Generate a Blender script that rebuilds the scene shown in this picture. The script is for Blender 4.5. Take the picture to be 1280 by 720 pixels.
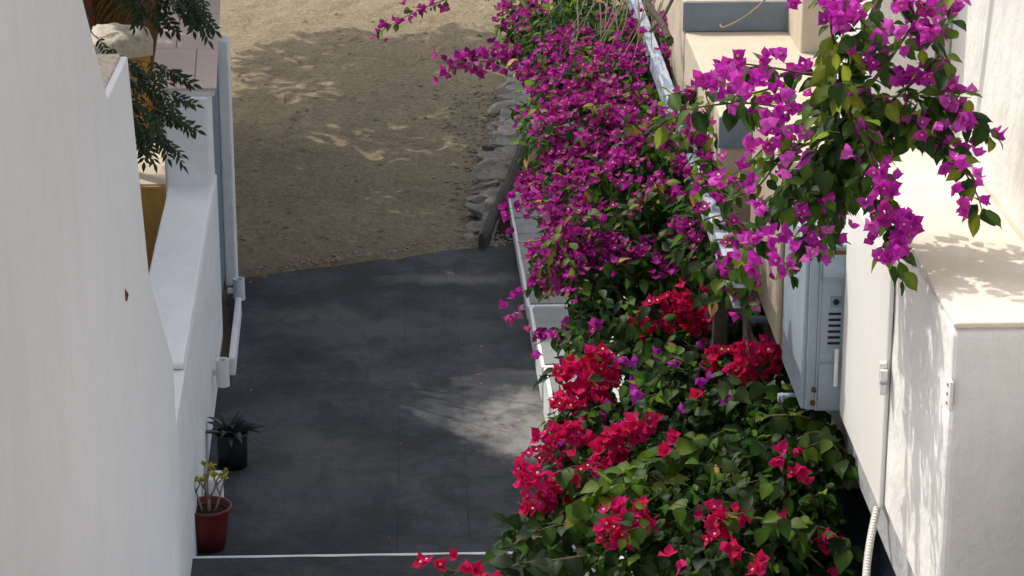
import bpy, bmesh, math, random
import numpy as np
from mathutils import Vector, Matrix, Quaternion, noise

for o in list(bpy.data.objects):
    bpy.data.objects.remove(o)
scene = bpy.context.scene
col = scene.collection
rng = np.random.default_rng(7)
random.seed(7)

# ------------------------------------------------------------------ camera
FPX = 3220.0
CAM = Vector((0.0, 0.0, 7.35))
PITCH = math.radians(19.0)
YAW = math.radians(2.02)
cd = bpy.data.cameras.new('camera')
cd.sensor_width = 36.0
cd.lens = 36.0 * FPX / 1280.0
cd.clip_end = 3000
cam = bpy.data.objects.new('camera', cd)
cam.location = CAM
cam.rotation_euler = (math.radians(90) - PITCH, 0, -YAW)
col.objects.link(cam)
scene.camera = cam

# ------------------------------------------------------------------ light
SUN = Vector((-0.46, 0.44, 0.77)).normalized()          # towards the sun: beyond and to the left, high
world = bpy.data.worlds.new('World')
scene.world = world
world.use_nodes = True
wn = world.node_tree
wn.nodes.clear()
sky = wn.nodes.new('ShaderNodeTexSky')
sky.sky_type = 'NISHITA'
sky.sun_disc = False
sky.sun_elevation = math.asin(SUN.z)
sky.sun_rotation = math.atan2(SUN.x, SUN.y)
sky.air_density = 1.0
sky.dust_density = 4.0
sky.ozone_density = 0.6
bg = wn.nodes.new('ShaderNodeBackground')
bg.inputs[1].default_value = 0.15
wo = wn.nodes.new('ShaderNodeOutputWorld')
hs = wn.nodes.new('ShaderNodeHueSaturation')          # hazy summer sky
hs.inputs['Saturation'].default_value = 0.5
wn.links.new(sky.outputs[0], hs.inputs['Color'])
wn.links.new(hs.outputs[0], bg.inputs[0])
wn.links.new(bg.outputs[0], wo.inputs[0])
sl = bpy.data.lights.new('sun', 'SUN')
sl.energy = 2.1
sl.angle = math.radians(0.53)
sl.color = (1.0, 0.94, 0.85)
sun = bpy.data.objects.new('sun', sl)
sun.rotation_euler = SUN.to_track_quat('Z', 'Y').to_euler()
sun.location = (0, 0, 40)
col.objects.link(sun)
scene.view_settings.view_transform = 'Standard'
scene.view_settings.look = 'None'
scene.view_settings.gamma = 1.0
scene.view_settings.use_curve_mapping = False
scene.view_settings.exposure = 0.55

# ------------------------------------------------------------------ pixel -> place helpers
F_ = Vector((math.cos(PITCH) * math.sin(YAW), math.cos(PITCH) * math.cos(YAW), -math.sin(PITCH)))
R_ = Vector((math.cos(YAW), -math.sin(YAW), 0))
U_ = R_.cross(F_)
def ray(px, py):
    return F_ + R_ * ((px - 640) / FPX) - U_ * ((py - 360) / FPX)
def Pz(px, py, z):
    d = ray(px, py); return CAM + d * ((z - CAM.z) / d.z)
def Px(px, py, x):
    d = ray(px, py); return CAM + d * ((x - CAM.x) / d.x)
def Py(px, py, y):
    d = ray(px, py); return CAM + d * ((y - CAM.y) / d.y)
def Pd(px, py, Z):
    return CAM + ray(px, py) * Z
def proj(p):
    v = Vector(p) - CAM; Z = v.dot(F_)
    return 640 + FPX * v.dot(R_) / Z, 360 - FPX * v.dot(U_) / Z, Z

# ------------------------------------------------------------------ materials
MATS = {}
def nt(name):
    m = bpy.data.materials.new(name); m.use_nodes = True
    t = m.node_tree; t.nodes.clear()
    out = t.nodes.new('ShaderNodeOutputMaterial')
    MATS[name] = m
    return m, t, out
def N(t, kind, **kw):
    n = t.nodes.new(kind)
    for k, v in kw.items():
        if k.startswith('i_'):
            n.inputs[k[2:].replace('_', ' ')].default_value = v
        else:
            setattr(n, k, v)
    return n
def ramp(t, fac, stops):
    r = t.nodes.new('ShaderNodeValToRGB')
    e = r.color_ramp.elements
    while len(e) < len(stops): e.new(0.5)
    for k, (p, c) in enumerate(stops):
        e[k].position = p
        e[k].color = (c, c, c, 1) if not hasattr(c, '__len__') else (*c, 1)
    t.links.new(fac, r.inputs[0]); return r.outputs[0]
def mixc(t, fac, a, b, mode='MIX'):
    m = t.nodes.new('ShaderNodeMix'); m.data_type = 'RGBA'; m.blend_type = mode
    for s, v in ((0, fac), (6, a), (7, b)):
        if hasattr(v, 'is_linked') or hasattr(v, 'node'): t.links.new(v, m.inputs[s])
        elif s == 0: m.inputs[0].default_value = v
        else: m.inputs[s].default_value = (*v, 1)
    return m.outputs[2]
def noise_n(t, co, scale, detail=6, rough=.6, dist=0.0):
    n = N(t, 'ShaderNodeTexNoise'); n.inputs['Scale'].default_value = scale
    n.inputs['Detail'].default_value = detail; n.inputs['Roughness'].default_value = rough
    n.inputs['Distortion'].default_value = dist
    t.links.new(co, n.inputs['Vector']); return n.outputs[0]
def coords(t, scale=(1, 1, 1)):
    g = N(t, 'ShaderNodeNewGeometry')
    mp = N(t, 'ShaderNodeMapping'); mp.inputs['Scale'].default_value = scale
    t.links.new(g.outputs['Position'], mp.inputs[0]); return mp.outputs[0]
def bump(t, h, strength, dist, prev=None):
    b = N(t, 'ShaderNodeBump'); b.inputs['Strength'].default_value = strength; b.inputs['Distance'].default_value = dist
    t.links.new(h, b.inputs['Height'])
    if prev: t.links.new(prev, b.inputs['Normal'])
    return b.outputs[0]
def finish(t, out, colr, rough=.85, norm=None, spec=.25, metallic=0):
    p = N(t, 'ShaderNodeBsdfPrincipled')
    if hasattr(colr, '__len__'): p.inputs['Base Color'].default_value = (*colr, 1)
    else: t.links.new(colr, p.inputs['Base Color'])
    if isinstance(rough, (int, float)): p.inputs['Roughness'].default_value = rough
    else: t.links.new(rough, p.inputs['Roughness'])
    p.inputs['Specular IOR Level'].default_value = spec
    p.inputs['Metallic'].default_value = metallic
    if norm: t.links.new(norm, p.inputs['Normal'])
    t.links.new(p.outputs[0], out.inputs[0])
    return p

def plaster(name, base, dirt, amt=.5, bs=.35, streak=(3, 3, .7), rough=.9):
    m, t, o = nt(name)
    c = coords(t); cs = coords(t, streak)
    a = ramp(t, noise_n(t, cs, 3.0, 7, .62), [(.42, 0), (.78, 1)])
    b = ramp(t, noise_n(t, c, 14.0, 5, .7), [(.35, 0), (.8, 1)])
    f = N(t, 'ShaderNodeMath', operation='MULTIPLY'); t.links.new(a, f.inputs[0]); f.inputs[1].default_value = amt
    c1 = mixc(t, f.outputs[0], base, dirt)
    f2 = N(t, 'ShaderNodeMath', operation='MULTIPLY'); t.links.new(b, f2.inputs[0]); f2.inputs[1].default_value = amt * .35
    c2 = mixc(t, f2.outputs[0], c1, tuple(x * .8 for x in dirt))
    n0 = bump(t, noise_n(t, c, 1.3, 3, .5), bs * 1.2, .16)
    n1 = bump(t, noise_n(t, c, 5.0, 5, .6), bs, .05, n0)
    n2 = bump(t, noise_n(t, c, 60.0, 4, .6), bs * .6, .006, n1)
    dr = ramp(t, noise_n(t, coords(t, (7, 7, .35)), 2.5, 6, .7), [(.56, 0), (.72, .3 * amt)])
    c2 = mixc(t, dr, c2, tuple(x * .72 for x in dirt))
    finish(t, o, c2, rough, n2, .2)
    return m
plaster('white_plaster', (.82, .815, .81), (.72, .715, .71), .45, .35, (1.2, 1.2, .8))
plaster('ledge_cream', (.71, .65, .55), (.63, .56, .45), .5)
plaster('warm_white_plaster', (.79, .775, .745), (.68, .64, .57), .5, .4, (2, 2, 1.2))
plaster('cream_plaster', (.58, .505, .40), (.48, .41, .31), .5)
plaster('blue_gray_paint', (.20, .25, .31), (.13, .17, .22), .6, .25, (2, 2, 2), .6)
plaster('ochre_plaster', (.50, .31, .085), (.36, .21, .06), .7, .5)
plaster('rough_white', (.56, .52, .44), (.34, .28, .20), .9, 1.0, (4, 4, 4))
plaster('rubble_top', (.66, .58, .47), (.36, .22, .12), 1.0, 1.2, (9, 9, 9))
plaster('gray_plinth', (.42, .43, .44), (.28, .29, .30), .7, .6, (4, 4, 4))
plaster('beige_metal', (.50, .43, .34), (.42, .35, .27), .4, .05, (2, 2, 1), .5)
plaster('white_metal', (.80, .785, .75), (.72, .69, .63), .3, .05, (2, 2, 1), .45)
plaster('dark_blue_wall', (.035, .06, .085), (.02, .03, .045), .6, .4)
plaster('lamp_clay', (.76, .75, .74), (.64, .62, .60), .4, .3)
plaster('joint_white', (.72, .72, .70), (.55, .54, .50), .6, .4)

def m_bluebox():
    m, t, o = nt('blue_metal')
    c = coords(t); cs = coords(t, (6, 6, 1.5))
    rust = ramp(t, noise_n(t, cs, 7, 8, .7), [(.66, 0), (.74, 1)])
    base = mixc(t, ramp(t, noise_n(t, c, 6, 5), [(.3, 0), (.75, 1)]), (.30, .37, .43), (.23, .295, .355))
    c1 = mixc(t, rust, base, (.19, .11, .06))
    finish(t, o, c1, .5, bump(t, noise_n(t, c, 90, 3), .12, .003), .35)
m_bluebox()

def m_slab():
    m, t, o = nt('painted_concrete')
    c = coords(t); cl = coords(t, (2.2, 1, 1))
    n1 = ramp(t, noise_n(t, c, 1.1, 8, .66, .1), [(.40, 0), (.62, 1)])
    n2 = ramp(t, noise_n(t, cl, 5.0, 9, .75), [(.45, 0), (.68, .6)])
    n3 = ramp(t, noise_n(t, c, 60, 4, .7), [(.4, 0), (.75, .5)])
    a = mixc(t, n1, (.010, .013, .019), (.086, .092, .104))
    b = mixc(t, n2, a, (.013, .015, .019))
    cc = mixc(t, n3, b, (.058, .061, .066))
    # worn patches: bare concrete showing through the paint
    vor = N(t, 'ShaderNodeTexNoise'); vor.inputs['Scale'].default_value = .9; vor.inputs['Detail'].default_value = 9; vor.inputs['Roughness'].default_value = .72
    t.links.new(c, vor.inputs['Vector'])
    wear = ramp(t, vor.outputs[0], [(.54, 0), (.66, .5)])
    d = mixc(t, wear, cc, (.105, .10, .092))
    # right-hand patch: worn concrete with the sun patch painted in; far edge: paler patches
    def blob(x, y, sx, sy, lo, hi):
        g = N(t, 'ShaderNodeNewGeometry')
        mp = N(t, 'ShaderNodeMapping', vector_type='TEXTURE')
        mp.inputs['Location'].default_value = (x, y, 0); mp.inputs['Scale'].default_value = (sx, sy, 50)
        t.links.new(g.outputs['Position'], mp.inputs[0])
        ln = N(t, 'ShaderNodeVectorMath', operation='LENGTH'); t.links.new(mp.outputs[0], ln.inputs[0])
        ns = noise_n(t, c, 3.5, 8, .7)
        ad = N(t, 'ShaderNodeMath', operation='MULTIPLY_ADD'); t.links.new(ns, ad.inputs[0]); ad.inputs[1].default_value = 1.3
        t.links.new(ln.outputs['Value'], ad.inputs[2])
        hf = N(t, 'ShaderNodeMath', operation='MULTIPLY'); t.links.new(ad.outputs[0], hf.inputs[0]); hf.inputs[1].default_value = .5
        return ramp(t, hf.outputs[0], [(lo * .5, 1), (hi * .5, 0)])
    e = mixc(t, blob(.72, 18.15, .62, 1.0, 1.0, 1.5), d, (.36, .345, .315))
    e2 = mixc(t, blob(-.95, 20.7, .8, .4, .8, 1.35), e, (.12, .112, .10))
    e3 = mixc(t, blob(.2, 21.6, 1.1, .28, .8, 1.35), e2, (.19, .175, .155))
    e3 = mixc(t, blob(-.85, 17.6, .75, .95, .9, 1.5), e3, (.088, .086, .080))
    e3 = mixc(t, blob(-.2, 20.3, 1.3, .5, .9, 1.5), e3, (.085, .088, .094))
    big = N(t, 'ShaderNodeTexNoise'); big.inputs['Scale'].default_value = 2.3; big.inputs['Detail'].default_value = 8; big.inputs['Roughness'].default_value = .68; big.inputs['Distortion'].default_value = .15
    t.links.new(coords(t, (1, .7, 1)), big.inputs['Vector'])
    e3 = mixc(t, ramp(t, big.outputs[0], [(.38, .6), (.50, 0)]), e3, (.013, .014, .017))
    scr = noise_n(t, coords(t, (1.2, 9, 1)), 4.0, 6, .7)
    e3 = mixc(t, ramp(t, scr, [(.60, 0), (.70, .4)]), e3, (.12, .12, .118))
    spk = noise_n(t, c, 38, 6, .8)
    e3 = mixc(t, ramp(t, spk, [(.60, 0), (.70, .6)]), e3, (.15, .145, .135))
    # hairline cracks
    v = N(t, 'ShaderNodeTexVoronoi', feature='DISTANCE_TO_EDGE'); v.inputs['Scale'].default_value = .8
    ds = N(t, 'ShaderNodeMix', data_type='VECTOR')
    nz = N(t, 'ShaderNodeTexNoise'); nz.inputs['Scale'].default_value = 3; nz.inputs['Detail'].default_value = 6
    t.links.new(c, nz.inputs['Vector'])
    va = N(t, 'ShaderNodeVectorMath', operation='MULTIPLY_ADD'); va.inputs[1].default_value = (.5, .5, .5)
    t.links.new(nz.outputs['Color'], va.inputs[0]); t.links.new(c, va.inputs[2])
    t.links.new(va.outputs[0], v.inputs['Vector'])
    ck = ramp(t, v.outputs['Distance'], [(.004, 1), (.014, 0)])
    km = N(t, 'ShaderNodeMath', operation='MULTIPLY'); t.links.new(ck, km.inputs[0]); km.inputs[1].default_value = .3
    oi = N(t, 'ShaderNodeObjectInfo')
    e3 = mixc(t, ramp(t, oi.outputs['Random'], [(0, 0), (1, .25)]), e3, (.030, .036, .047))
    fin = mixc(t, km.outputs[0], e3, (.012, .012, .013))
    nb = bump(t, noise_n(t, c, 5, 9, .72), .8, .05)
    nb2 = bump(t, noise_n(t, c, 60, 5, .75), .9, .014, nb)
    finish(t, o, fin, .78, nb2, .35)
m_slab()

def m_sand():
    m, t, o = nt('sand')
    c = coords(t)
    n1 = ramp(t, noise_n(t, c, .7, 7, .6), [(.3, 0), (.7, 1)])
    n2 = ramp(t, noise_n(t, c, 9, 8, .7), [(.3, 0), (.72, 1)])
    n3 = ramp(t, noise_n(t, c, 40, 6, .8), [(.46, 0), (.64, 1)])
    a = mixc(t, n1, (.58, .475, .315), (.50, .40, .255))
    b = mixc(t, n2, a, (.36, .275, .175))
    n4 = ramp(t, noise_n(t, c, 20, 7, .72), [(.44, 0), (.58, 1)])
    b = mixc(t, n4, b, (.27, .21, .135))
    d = mixc(t, n3, b, (.68, .57, .40))
    # dark dirt against the slab edge
    g = N(t, 'ShaderNodeSeparateXYZ'); t.links.new(c, g.inputs[0])
    ns = noise_n(t, c, 3, 7, .7)
    ad = N(t, 'ShaderNodeMath', operation='MULTIPLY_ADD'); t.links.new(ns, ad.inputs[0]); ad.inputs[1].default_value = 2.2
    t.links.new(g.outputs[1], ad.inputs[2])
    dk = ramp(t, N_map(t, ad.outputs[0], 22.0, 24.2), [(0, .75), (1, 0)])
    e = mixc(t, dk, d, (.14, .10, .06))
    nb = bump(t, noise_n(t, c, 14, 9, .75), 1.0, .11)
    nb2 = bump(t, noise_n(t, c, 55, 5, .75), .9, .016, nb)
    finish(t, o, e, .95, nb2, .1)
def N_map(t, v, a, b):
    m = N(t, 'ShaderNodeMapRange'); t.links.new(v, m.inputs[0]); m.inputs[1].default_value = a; m.inputs[2].default_value = b
    return m.outputs[0]
m_sand()

def simple(name, c, rough=.7, spec=.3, var=.25, scale=20, bs=.2, bd=.01):
    m, t, o = nt(name)
    co = coords(t)
    c1 = mixc(t, ramp(t, noise_n(t, co, scale, 6, .65), [(.3, 0), (.72, 1)]), c, tuple(x * (1 - var) for x in c))
    finish(t, o, c1, rough, bump(t, noise_n(t, co, scale * 3, 5, .65), bs, bd), spec)
    return m
simple('soil', (.17, .12, .075), .95, .1, .5, 30, .9, .02)
simple('dark_soil', (.045, .036, .028), .95, .1, .5, 20, .9, .02)
simple('red_plastic', (.16, .022, .016), .5, .4, .35, 12, .1)
simple('black_plastic', (.012, .013, .014), .5, .4, .3, 12, .1)
simple('succulent_green', (.030, .042, .040), .5, .4, .4, 8, .1)
simple('gray_bark', (.20, .17, .14), .9, .15, .4, 25, .8, .01)
simple('twig_pale', (.36, .29, .22), .9, .15, .4, 25, .5, .005)
simple('vine_stem', (.13, .10, .055), .85, .2, .4, 25, .5, .005)
simple('green_stem', (.15, .19, .05), .7, .3, .3, 25, .2, .003)
simple('weathered_wood', (.10, .088, .072), .9, .15, .55, 7, 1.0, .02)
simple('flagstone', (.27, .275, .265), .75, .3, .3, 5, .5, .01)
simple('pink_tile', (.58, .46, .40), .75, .3, .14, 6, .15, .004)
simple('rubble', (.42, .385, .335), .95, .1, .45, 7, 1.0, .05)
simple('pebble', (.36, .32, .27), .9, .15, .5, 25, .4, .01)
simple('dark_slot', (.015, .018, .022), .7, .2)
simple('rust', (.16, .075, .03), .9, .1, .5, 40, .5, .004)
simple('dry_thatch', (.20, .125, .06), .9, .15, .5, 12, .6, .01)
simple('dark_red_board', (.13, .025, .028), .7, .2, .3)
simple('steel', (.30, .30, .30), .45, .5, .2)
simple('conduit_plastic', (.72, .69, .62), .5, .35, .1)
simple('window_glass', (.02, .025, .03), .15, .6, .1)

def m_peel():
    m, t, o = nt('peeling_blue_paint')
    c = coords(t); cs = coords(t, (7, 1.2, 5))
    a = ramp(t, noise_n(t, cs, 5, 8, .7), [(.44, 0), (.52, 1)])
    b = ramp(t, noise_n(t, cs, 9, 8, .7), [(.55, 0), (.62, 1)])
    c1 = mixc(t, a, (.17, .22, .31), (.36, .40, .46))
    c2 = mixc(t, b, c1, (.16, .16, .17))
    finish(t, o, c2, .8, bump(t, noise_n(t, cs, 8, 6, .7), .5, .01), .25)
m_peel()
def m_foliage(name, trans, rough, spec, transgain=1.0):
    m, t, o = nt(name)
    at = N(t, 'ShaderNodeAttribute', attribute_name='tint')
    p = N(t, 'ShaderNodeBsdfPrincipled'); p.inputs['Roughness'].default_value = rough
    p.inputs['Specular IOR Level'].default_value = spec
    t.links.new(at.outputs[0], p.inputs['Base Color'])
    tr = N(t, 'ShaderNodeBsdfTranslucent')
    hg = N(t, 'ShaderNodeHueSaturation'); hg.inputs['Value'].default_value = transgain
    t.links.new(at.outputs[0], hg.inputs['Color']); t.links.new(hg.outputs[0], tr.inputs[0])
    mx = N(t, 'ShaderNodeMixShader'); mx.inputs[0].default_value = trans
    t.links.new(p.outputs[0], mx.inputs[1]); t.links.new(tr.outputs[0], mx.inputs[2])
    t.links.new(mx.outputs[0], o.inputs[0])
m_foliage('leaf', .42, .5, .17, 2.7)
m_foliage('bract', .42, .65, .15, 1.25)
m_foliage('dark_leaf', .25, .5, .3, 1.4)

# ------------------------------------------------------------------ mesh helpers
class MB:
    def __init__(s): s.v = []; s.f = []; s.fm = []; s.ms = []
    def mi(s, m):
        if m not in s.ms: s.ms.append(m)
        return s.ms.index(m)
    def face(s, pts, m):
        i = len(s.v); s.v += [tuple(p) for p in pts]
        s.f.append(tuple(range(i, i + len(pts)))); s.fm.append(s.mi(m))
    def prism(s, poly, d, m):
        """closed polygon (list of 3d points) swept by vector d"""
        i = len(s.v); n = len(poly); d = Vector(d)
        s.v += [tuple(p) for p in poly] + [tuple(Vector(p) + d) for p in poly]
        k = s.mi(m)
        s.f.append(tuple(range(i + n - 1, i - 1, -1))); s.fm.append(k)
        s.f.append(tuple(range(i + n, i + 2 * n))); s.fm.append(k)
        for a in range(n):
            b = (a + 1) % n
            s.f.append((i + a, i + b, i + n + b, i + n + a)); s.fm.append(k)
    def box(s, x0, x1, y0, y1, z0, z1, m):
        s.prism([(x0, y0, z0), (x1, y0, z0), (x1, y1, z0), (x0, y1, z0)], (0, 0, z1 - z0), m)
    def tube(s, pts, rad, m, n=6, cap=True):
        pts = [Vector(p) for p in pts]
        if not hasattr(rad, '__len__'): rad = [rad] * len(pts)
        base = len(s.v); k = s.mi(m)
        prev = None
        for a, p in enumerate(pts):
            tg = (pts[min(a + 1, len(pts) - 1)] - pts[max(a - 1, 0)])
            if tg.length < 1e-9: tg = Vector((0, 0, 1))
            tg.normalize()
            if prev is None:
                up = Vector((0, 0, 1)) if abs(tg.z) < .9 else Vector((1, 0, 0))
                e1 = tg.cross(up).normalized()
            else:
                e1 = (prev - tg * prev.dot(tg))
                e1 = e1.normalized() if e1.length > 1e-6 else tg.orthogonal().normalized()
            prev = e1; e2 = tg.cross(e1)
            for q in range(n):
                an = 2 * math.pi * q / n
                s.v.append(tuple(p + (e1 * math.cos(an) + e2 * math.sin(an)) * rad[a]))
        for a in range(len(pts) - 1):
            for q in range(n):
                r = (q + 1) % n
                s.f.append((base + a * n + q, base + a * n + r, base + (a + 1) * n + r, base + (a + 1) * n + q)); s.fm.append(k)
        if cap:
            s.f.append(tuple(base + q for q in range(n - 1, -1, -1))); s.fm.append(k)
            e = base + (len(pts) - 1) * n
            s.f.append(tuple(e + q for q in range(n))); s.fm.append(k)
    def lathe(s, prof, m, n=28, c=(0, 0, 0)):
        base = len(s.v); k = s.mi(m)
        for r, z in prof:
            for q in range(n):
                a = 2 * math.pi * q / n
                s.v.append((c[0] + r * math.cos(a), c[1] + r * math.sin(a), c[2] + z))
        for a in range(len(prof) - 1):
            for q in range(n):
                r = (q + 1) % n
                s.f.append((base + a * n + q, base + a * n + r, base + (a + 1) * n + r, base + (a + 1) * n + q)); s.fm.append(k)
        s.f.append(tuple(base + q for q in range(n - 1, -1, -1))); s.fm.append(k)
        e = base + (len(prof) - 1) * n
        s.f.append(tuple(e + q for q in range(n))); s.fm.append(k)
    def build(s, name, parent=None, bevel=0, smooth=False, seg=2):
        me = bpy.data.meshes.new(name)
        off = Vector(parent.location) if parent is not None else Vector((0, 0, 0))
        if parent is not None and parent.parent is not None: off = off + Vector(parent.parent.location)
        me.from_pydata([tuple(Vector(v) - off) for v in s.v], [], s.f)
        for m in s.ms: me.materials.append(MATS[m])
        me.polygons.foreach_set('material_index', s.fm)
        bm = bmesh.new(); bm.from_mesh(me)
        bmesh.ops.recalc_face_normals(bm, faces=bm.faces)
        bm.to_mesh(me); bm.free()
        if smooth: me.polygons.foreach_set('use_smooth', [True] * len(me.polygons))
        o = bpy.data.objects.new(name, me); col.objects.link(o)
        if parent is not None: o.parent = parent
        if bevel:
            b = o.modifiers.new('bevel', 'BEVEL'); b.width = bevel; b.segments = seg; b.limit_method = 'ANGLE'
        return o
def tag(o, label=None, cat=None, group=None, kind=None):
    for k, v in (('label', label), ('category', cat), ('group', group), ('kind', kind)):
        if v: o[k] = v
    return o
def empty(name, loc, label=None, cat=None, group=None):
    e = bpy.data.objects.new(name, None); e.location = loc; e.empty_display_size = .1
    col.objects.link(e); tag(e, label, cat, group); return e
def bx(name, x0, x1, y0, y1, z0, z1, m, parent=None, bevel=0):
    b = MB(); b.box(x0, x1, y0, y1, z0, z1, m); return b.build(name, parent, bevel)

CL = bpy.data.textures.new('plaster_relief', 'CLOUDS'); CL.noise_scale = .28; CL.noise_depth = 3
def wobble(o, k=.012, lv=5):
    m = o.modifiers.new('cells', 'SUBSURF'); m.subdivision_type = 'SIMPLE'; m.levels = lv; m.render_levels = lv
    d = o.modifiers.new('relief', 'DISPLACE'); d.texture = CL; d.texture_coords = 'GLOBAL'; d.strength = k; d.mid_level = .5
    return o
def rough_prism(name, prof, xa, xb, m, parent=None, amp=.006, bevel=.012):
    """wall whose side profile (Y,Z) is extruded along X"""
    b = MB(); b.prism([(xa, y, z) for y, z in prof], (xb - xa, 0, 0), m)
    return b.build(name, parent, bevel, seg=3)

# ================================================================== GROUND
def grid_sheet(name, xs, ys, zf, m):
    X, Y = np.meshgrid(xs, ys)
    Z = np.array([[zf(x, y) for x in xs] for y in ys])
    v = np.stack([X.ravel(), Y.ravel(), Z.ravel()], 1)
    nx, ny = len(xs), len(ys)
    i = np.arange((nx) * (ny)).reshape(ny, nx)
    f = np.stack([i[:-1, :-1].ravel(), i[:-1, 1:].ravel(), i[1:, 1:].ravel(), i[1:, :-1].ravel()], 1)
    me = bpy.data.meshes.new(name); me.from_pydata(v.tolist(), [], f.tolist())
    me.materials.append(MATS[m]); me.polygons.foreach_set('use_smooth', [True] * len(me.polygons))
    o = bpy.data.objects.new(name, me); col.objects.link(o); return o
_fl, _fr = Pz(306, 347, 0), Pz(640, 303, 0)
def sand_z(x, y):
    fl = _fl.y + (_fr.y - _fl.y) * (x - _fl.x) / (_fr.x - _fl.x)
    if abs(y - fl) < .8 and abs(x) < 3:
        sp = -.006 + .014 * noise.noise(Vector((x * 2.2, y * 2.2, 1))) + .012 * noise.noise(Vector((x * 8, y * 7, 2)))
        d_ = y - fl
        return (.004 + sp + (d_ * .10 if d_ < 0 else 0)) * (1 - max(0, d_) / .8) + (sand_far(x, y) * max(0, d_) / .8 if d_ > 0 else 0)
    return sand_far(x, y)
def sand_far(x, y):
    if y < 18 or y > 45 or abs(x) > 9: return -.06
    p = Vector((x * 1.3, y * .8, 0))
    h = noise.fractal(p, 1.0, 2.0, 4) * .05 + noise.noise(Vector((x * 5, y * 4, 3))) * .024 + noise.noise(Vector((x * 12, y * 9, 5))) * .012
    q = noise.noise(Vector((x * 2.6, y * 1.8, 9)))
    h -= max(0, q - .2) * .10                          # scuffed hollows, old footprints
    h += max(0, x - .6) * .09                           # banks up against the rubble edge
    w = min(1, max(0, (y - 19) / 3)) * min(1, (45 - y) / 4)
    edge = max(0, 1 - abs(y - 21.9) / 1.2)
    return -.05 + h * w - .01 * edge
xs = np.concatenate([[-600, -120, -30, -12, -6], np.arange(-4, 4.01, .06), [6, 12, 30, 120, 600]])
ys = np.concatenate([[-300, -60, -5, 8, 16], np.arange(19, 36, .075), np.arange(36, 46, .5), [60, 120, 400, 1500]])
tag(grid_sheet('sand_ground', xs, ys, sand_z, 'sand'), kind='structure')

# ------------------------------------------------------------------ the concrete passage
XL = -1.52                                              # plane of the left-hand parapets
far_l, far_r = Pz(306, 347, 0), Pz(640, 303, 0)
yj = Pz(400, 478, 0).y                                  # cross joint
xj1, xj0 = Pz(583, 600, 0).x, Pz(575, 470, 0).x          # long joint
Y0 = Pz(400, 694, .15).y                                # riser of the near step
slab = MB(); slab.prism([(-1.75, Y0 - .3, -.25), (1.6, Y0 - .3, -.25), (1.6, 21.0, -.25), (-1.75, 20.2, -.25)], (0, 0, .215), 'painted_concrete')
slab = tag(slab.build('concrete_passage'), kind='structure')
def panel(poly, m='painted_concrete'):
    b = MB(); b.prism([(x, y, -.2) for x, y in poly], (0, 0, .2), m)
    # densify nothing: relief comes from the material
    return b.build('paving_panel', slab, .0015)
g = .0006
def farline(x): return far_l.y + (far_r.y - far_l.y) * (x - far_l.x) / (far_r.x - far_l.x)
strip = .42                                             # the lighter strip cast along the far edge
xa1, xa0 = Pz(498, 600, 0).x, Pz(505, 470, 0).x
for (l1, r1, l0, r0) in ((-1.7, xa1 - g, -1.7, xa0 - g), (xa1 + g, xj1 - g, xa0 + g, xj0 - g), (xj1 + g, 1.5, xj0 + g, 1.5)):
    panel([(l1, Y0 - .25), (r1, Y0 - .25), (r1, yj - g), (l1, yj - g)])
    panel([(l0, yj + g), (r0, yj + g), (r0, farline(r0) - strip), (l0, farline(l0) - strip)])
# far strip with a broken outer edge
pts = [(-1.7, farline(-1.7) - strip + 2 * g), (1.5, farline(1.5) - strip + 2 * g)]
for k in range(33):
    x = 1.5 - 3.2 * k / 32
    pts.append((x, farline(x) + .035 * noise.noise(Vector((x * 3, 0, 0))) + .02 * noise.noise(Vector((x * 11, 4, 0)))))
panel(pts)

# near steps that climb towards the camera
st = MB(); yy, zz = Y0, .15
treads = [(Y0, Y0 - .75, .15)]
y = Y0 - .75; z = .15
while z < 5.6:
    z += .16; treads.append((y, y - .375, z)); y -= .375
steps = empty('street_steps', (0, Y0, 0)); tag(steps, kind='structure')
for k, (ya, yb, zt) in enumerate(treads):
    b = MB(); b.box(-1.74, .62, yb - .05, ya, zt - .5, zt, 'painted_concrete' if k < 2 else 'white_plaster'); o = b.build('step', steps, .012)  # unseen upper steps and the landing are whitened to bounce light onto the walls
    b = MB()
    L, Rr = -1.70, .60
    nz_ = 24; xs_ = [L + (Rr - L) * q / nz_ for q in range(nz_ + 1)]
    b.prism([(x_, ya + .006, zt + .003) for x_ in xs_] + [(x_, ya - .024 + .012 * noise.noise(Vector((x_ * 4, k, 0))), zt + .003) for x_ in reversed(xs_)], (0, 0, -.03), 'joint_white')
    b.build('painted_nosing', steps)
# landing where the viewer stands
bx('landing', -1.74, .62, -3, y, 4.6, z, 'white_plaster', steps)

# ================================================================== LEFT SIDE
def yzL(px, py):
    p = Px(px, py, XL); return (p.y, p.z)
pA, pB, pC, pD, pE = yzL(104, 0), yzL(135, 124), yzL(160, 70), yzL(187, 345), yzL(217, 452)
slope = (pA[1] - pB[1]) / (pA[0] - pB[0])
near_top = (9.2, pA[1] + slope * (9.2 - pA[0]))
pw = empty('stair_parapet', (XL - .15, 12, 0), 'tall white plastered stair parapet stepping down beside the concrete passage', 'wall')
zb = -.2
main = rough_prism('upper_wall', [(-1, zb), (pB[0], zb), pB, pA, near_top, (-1, near_top[1])], XL - .32, XL, 'white_plaster', pw)
rough_prism('lower_wall', [(pB[0], zb), (pE[0], zb), pE, pD, pC, (pB[0] + .003, pB[1])], XL - .32, XL - .002, 'white_plaster', pw)
# rough, unplastered coping on the level step of the parapet
b = MB(); b.box(XL - .29, XL - .035, pB[0] + .02, pC[0] - .03, pB[1] - .05, pB[1] + .012, 'rubble_top'); b.build('rough_coping', pw, .01)
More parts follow.
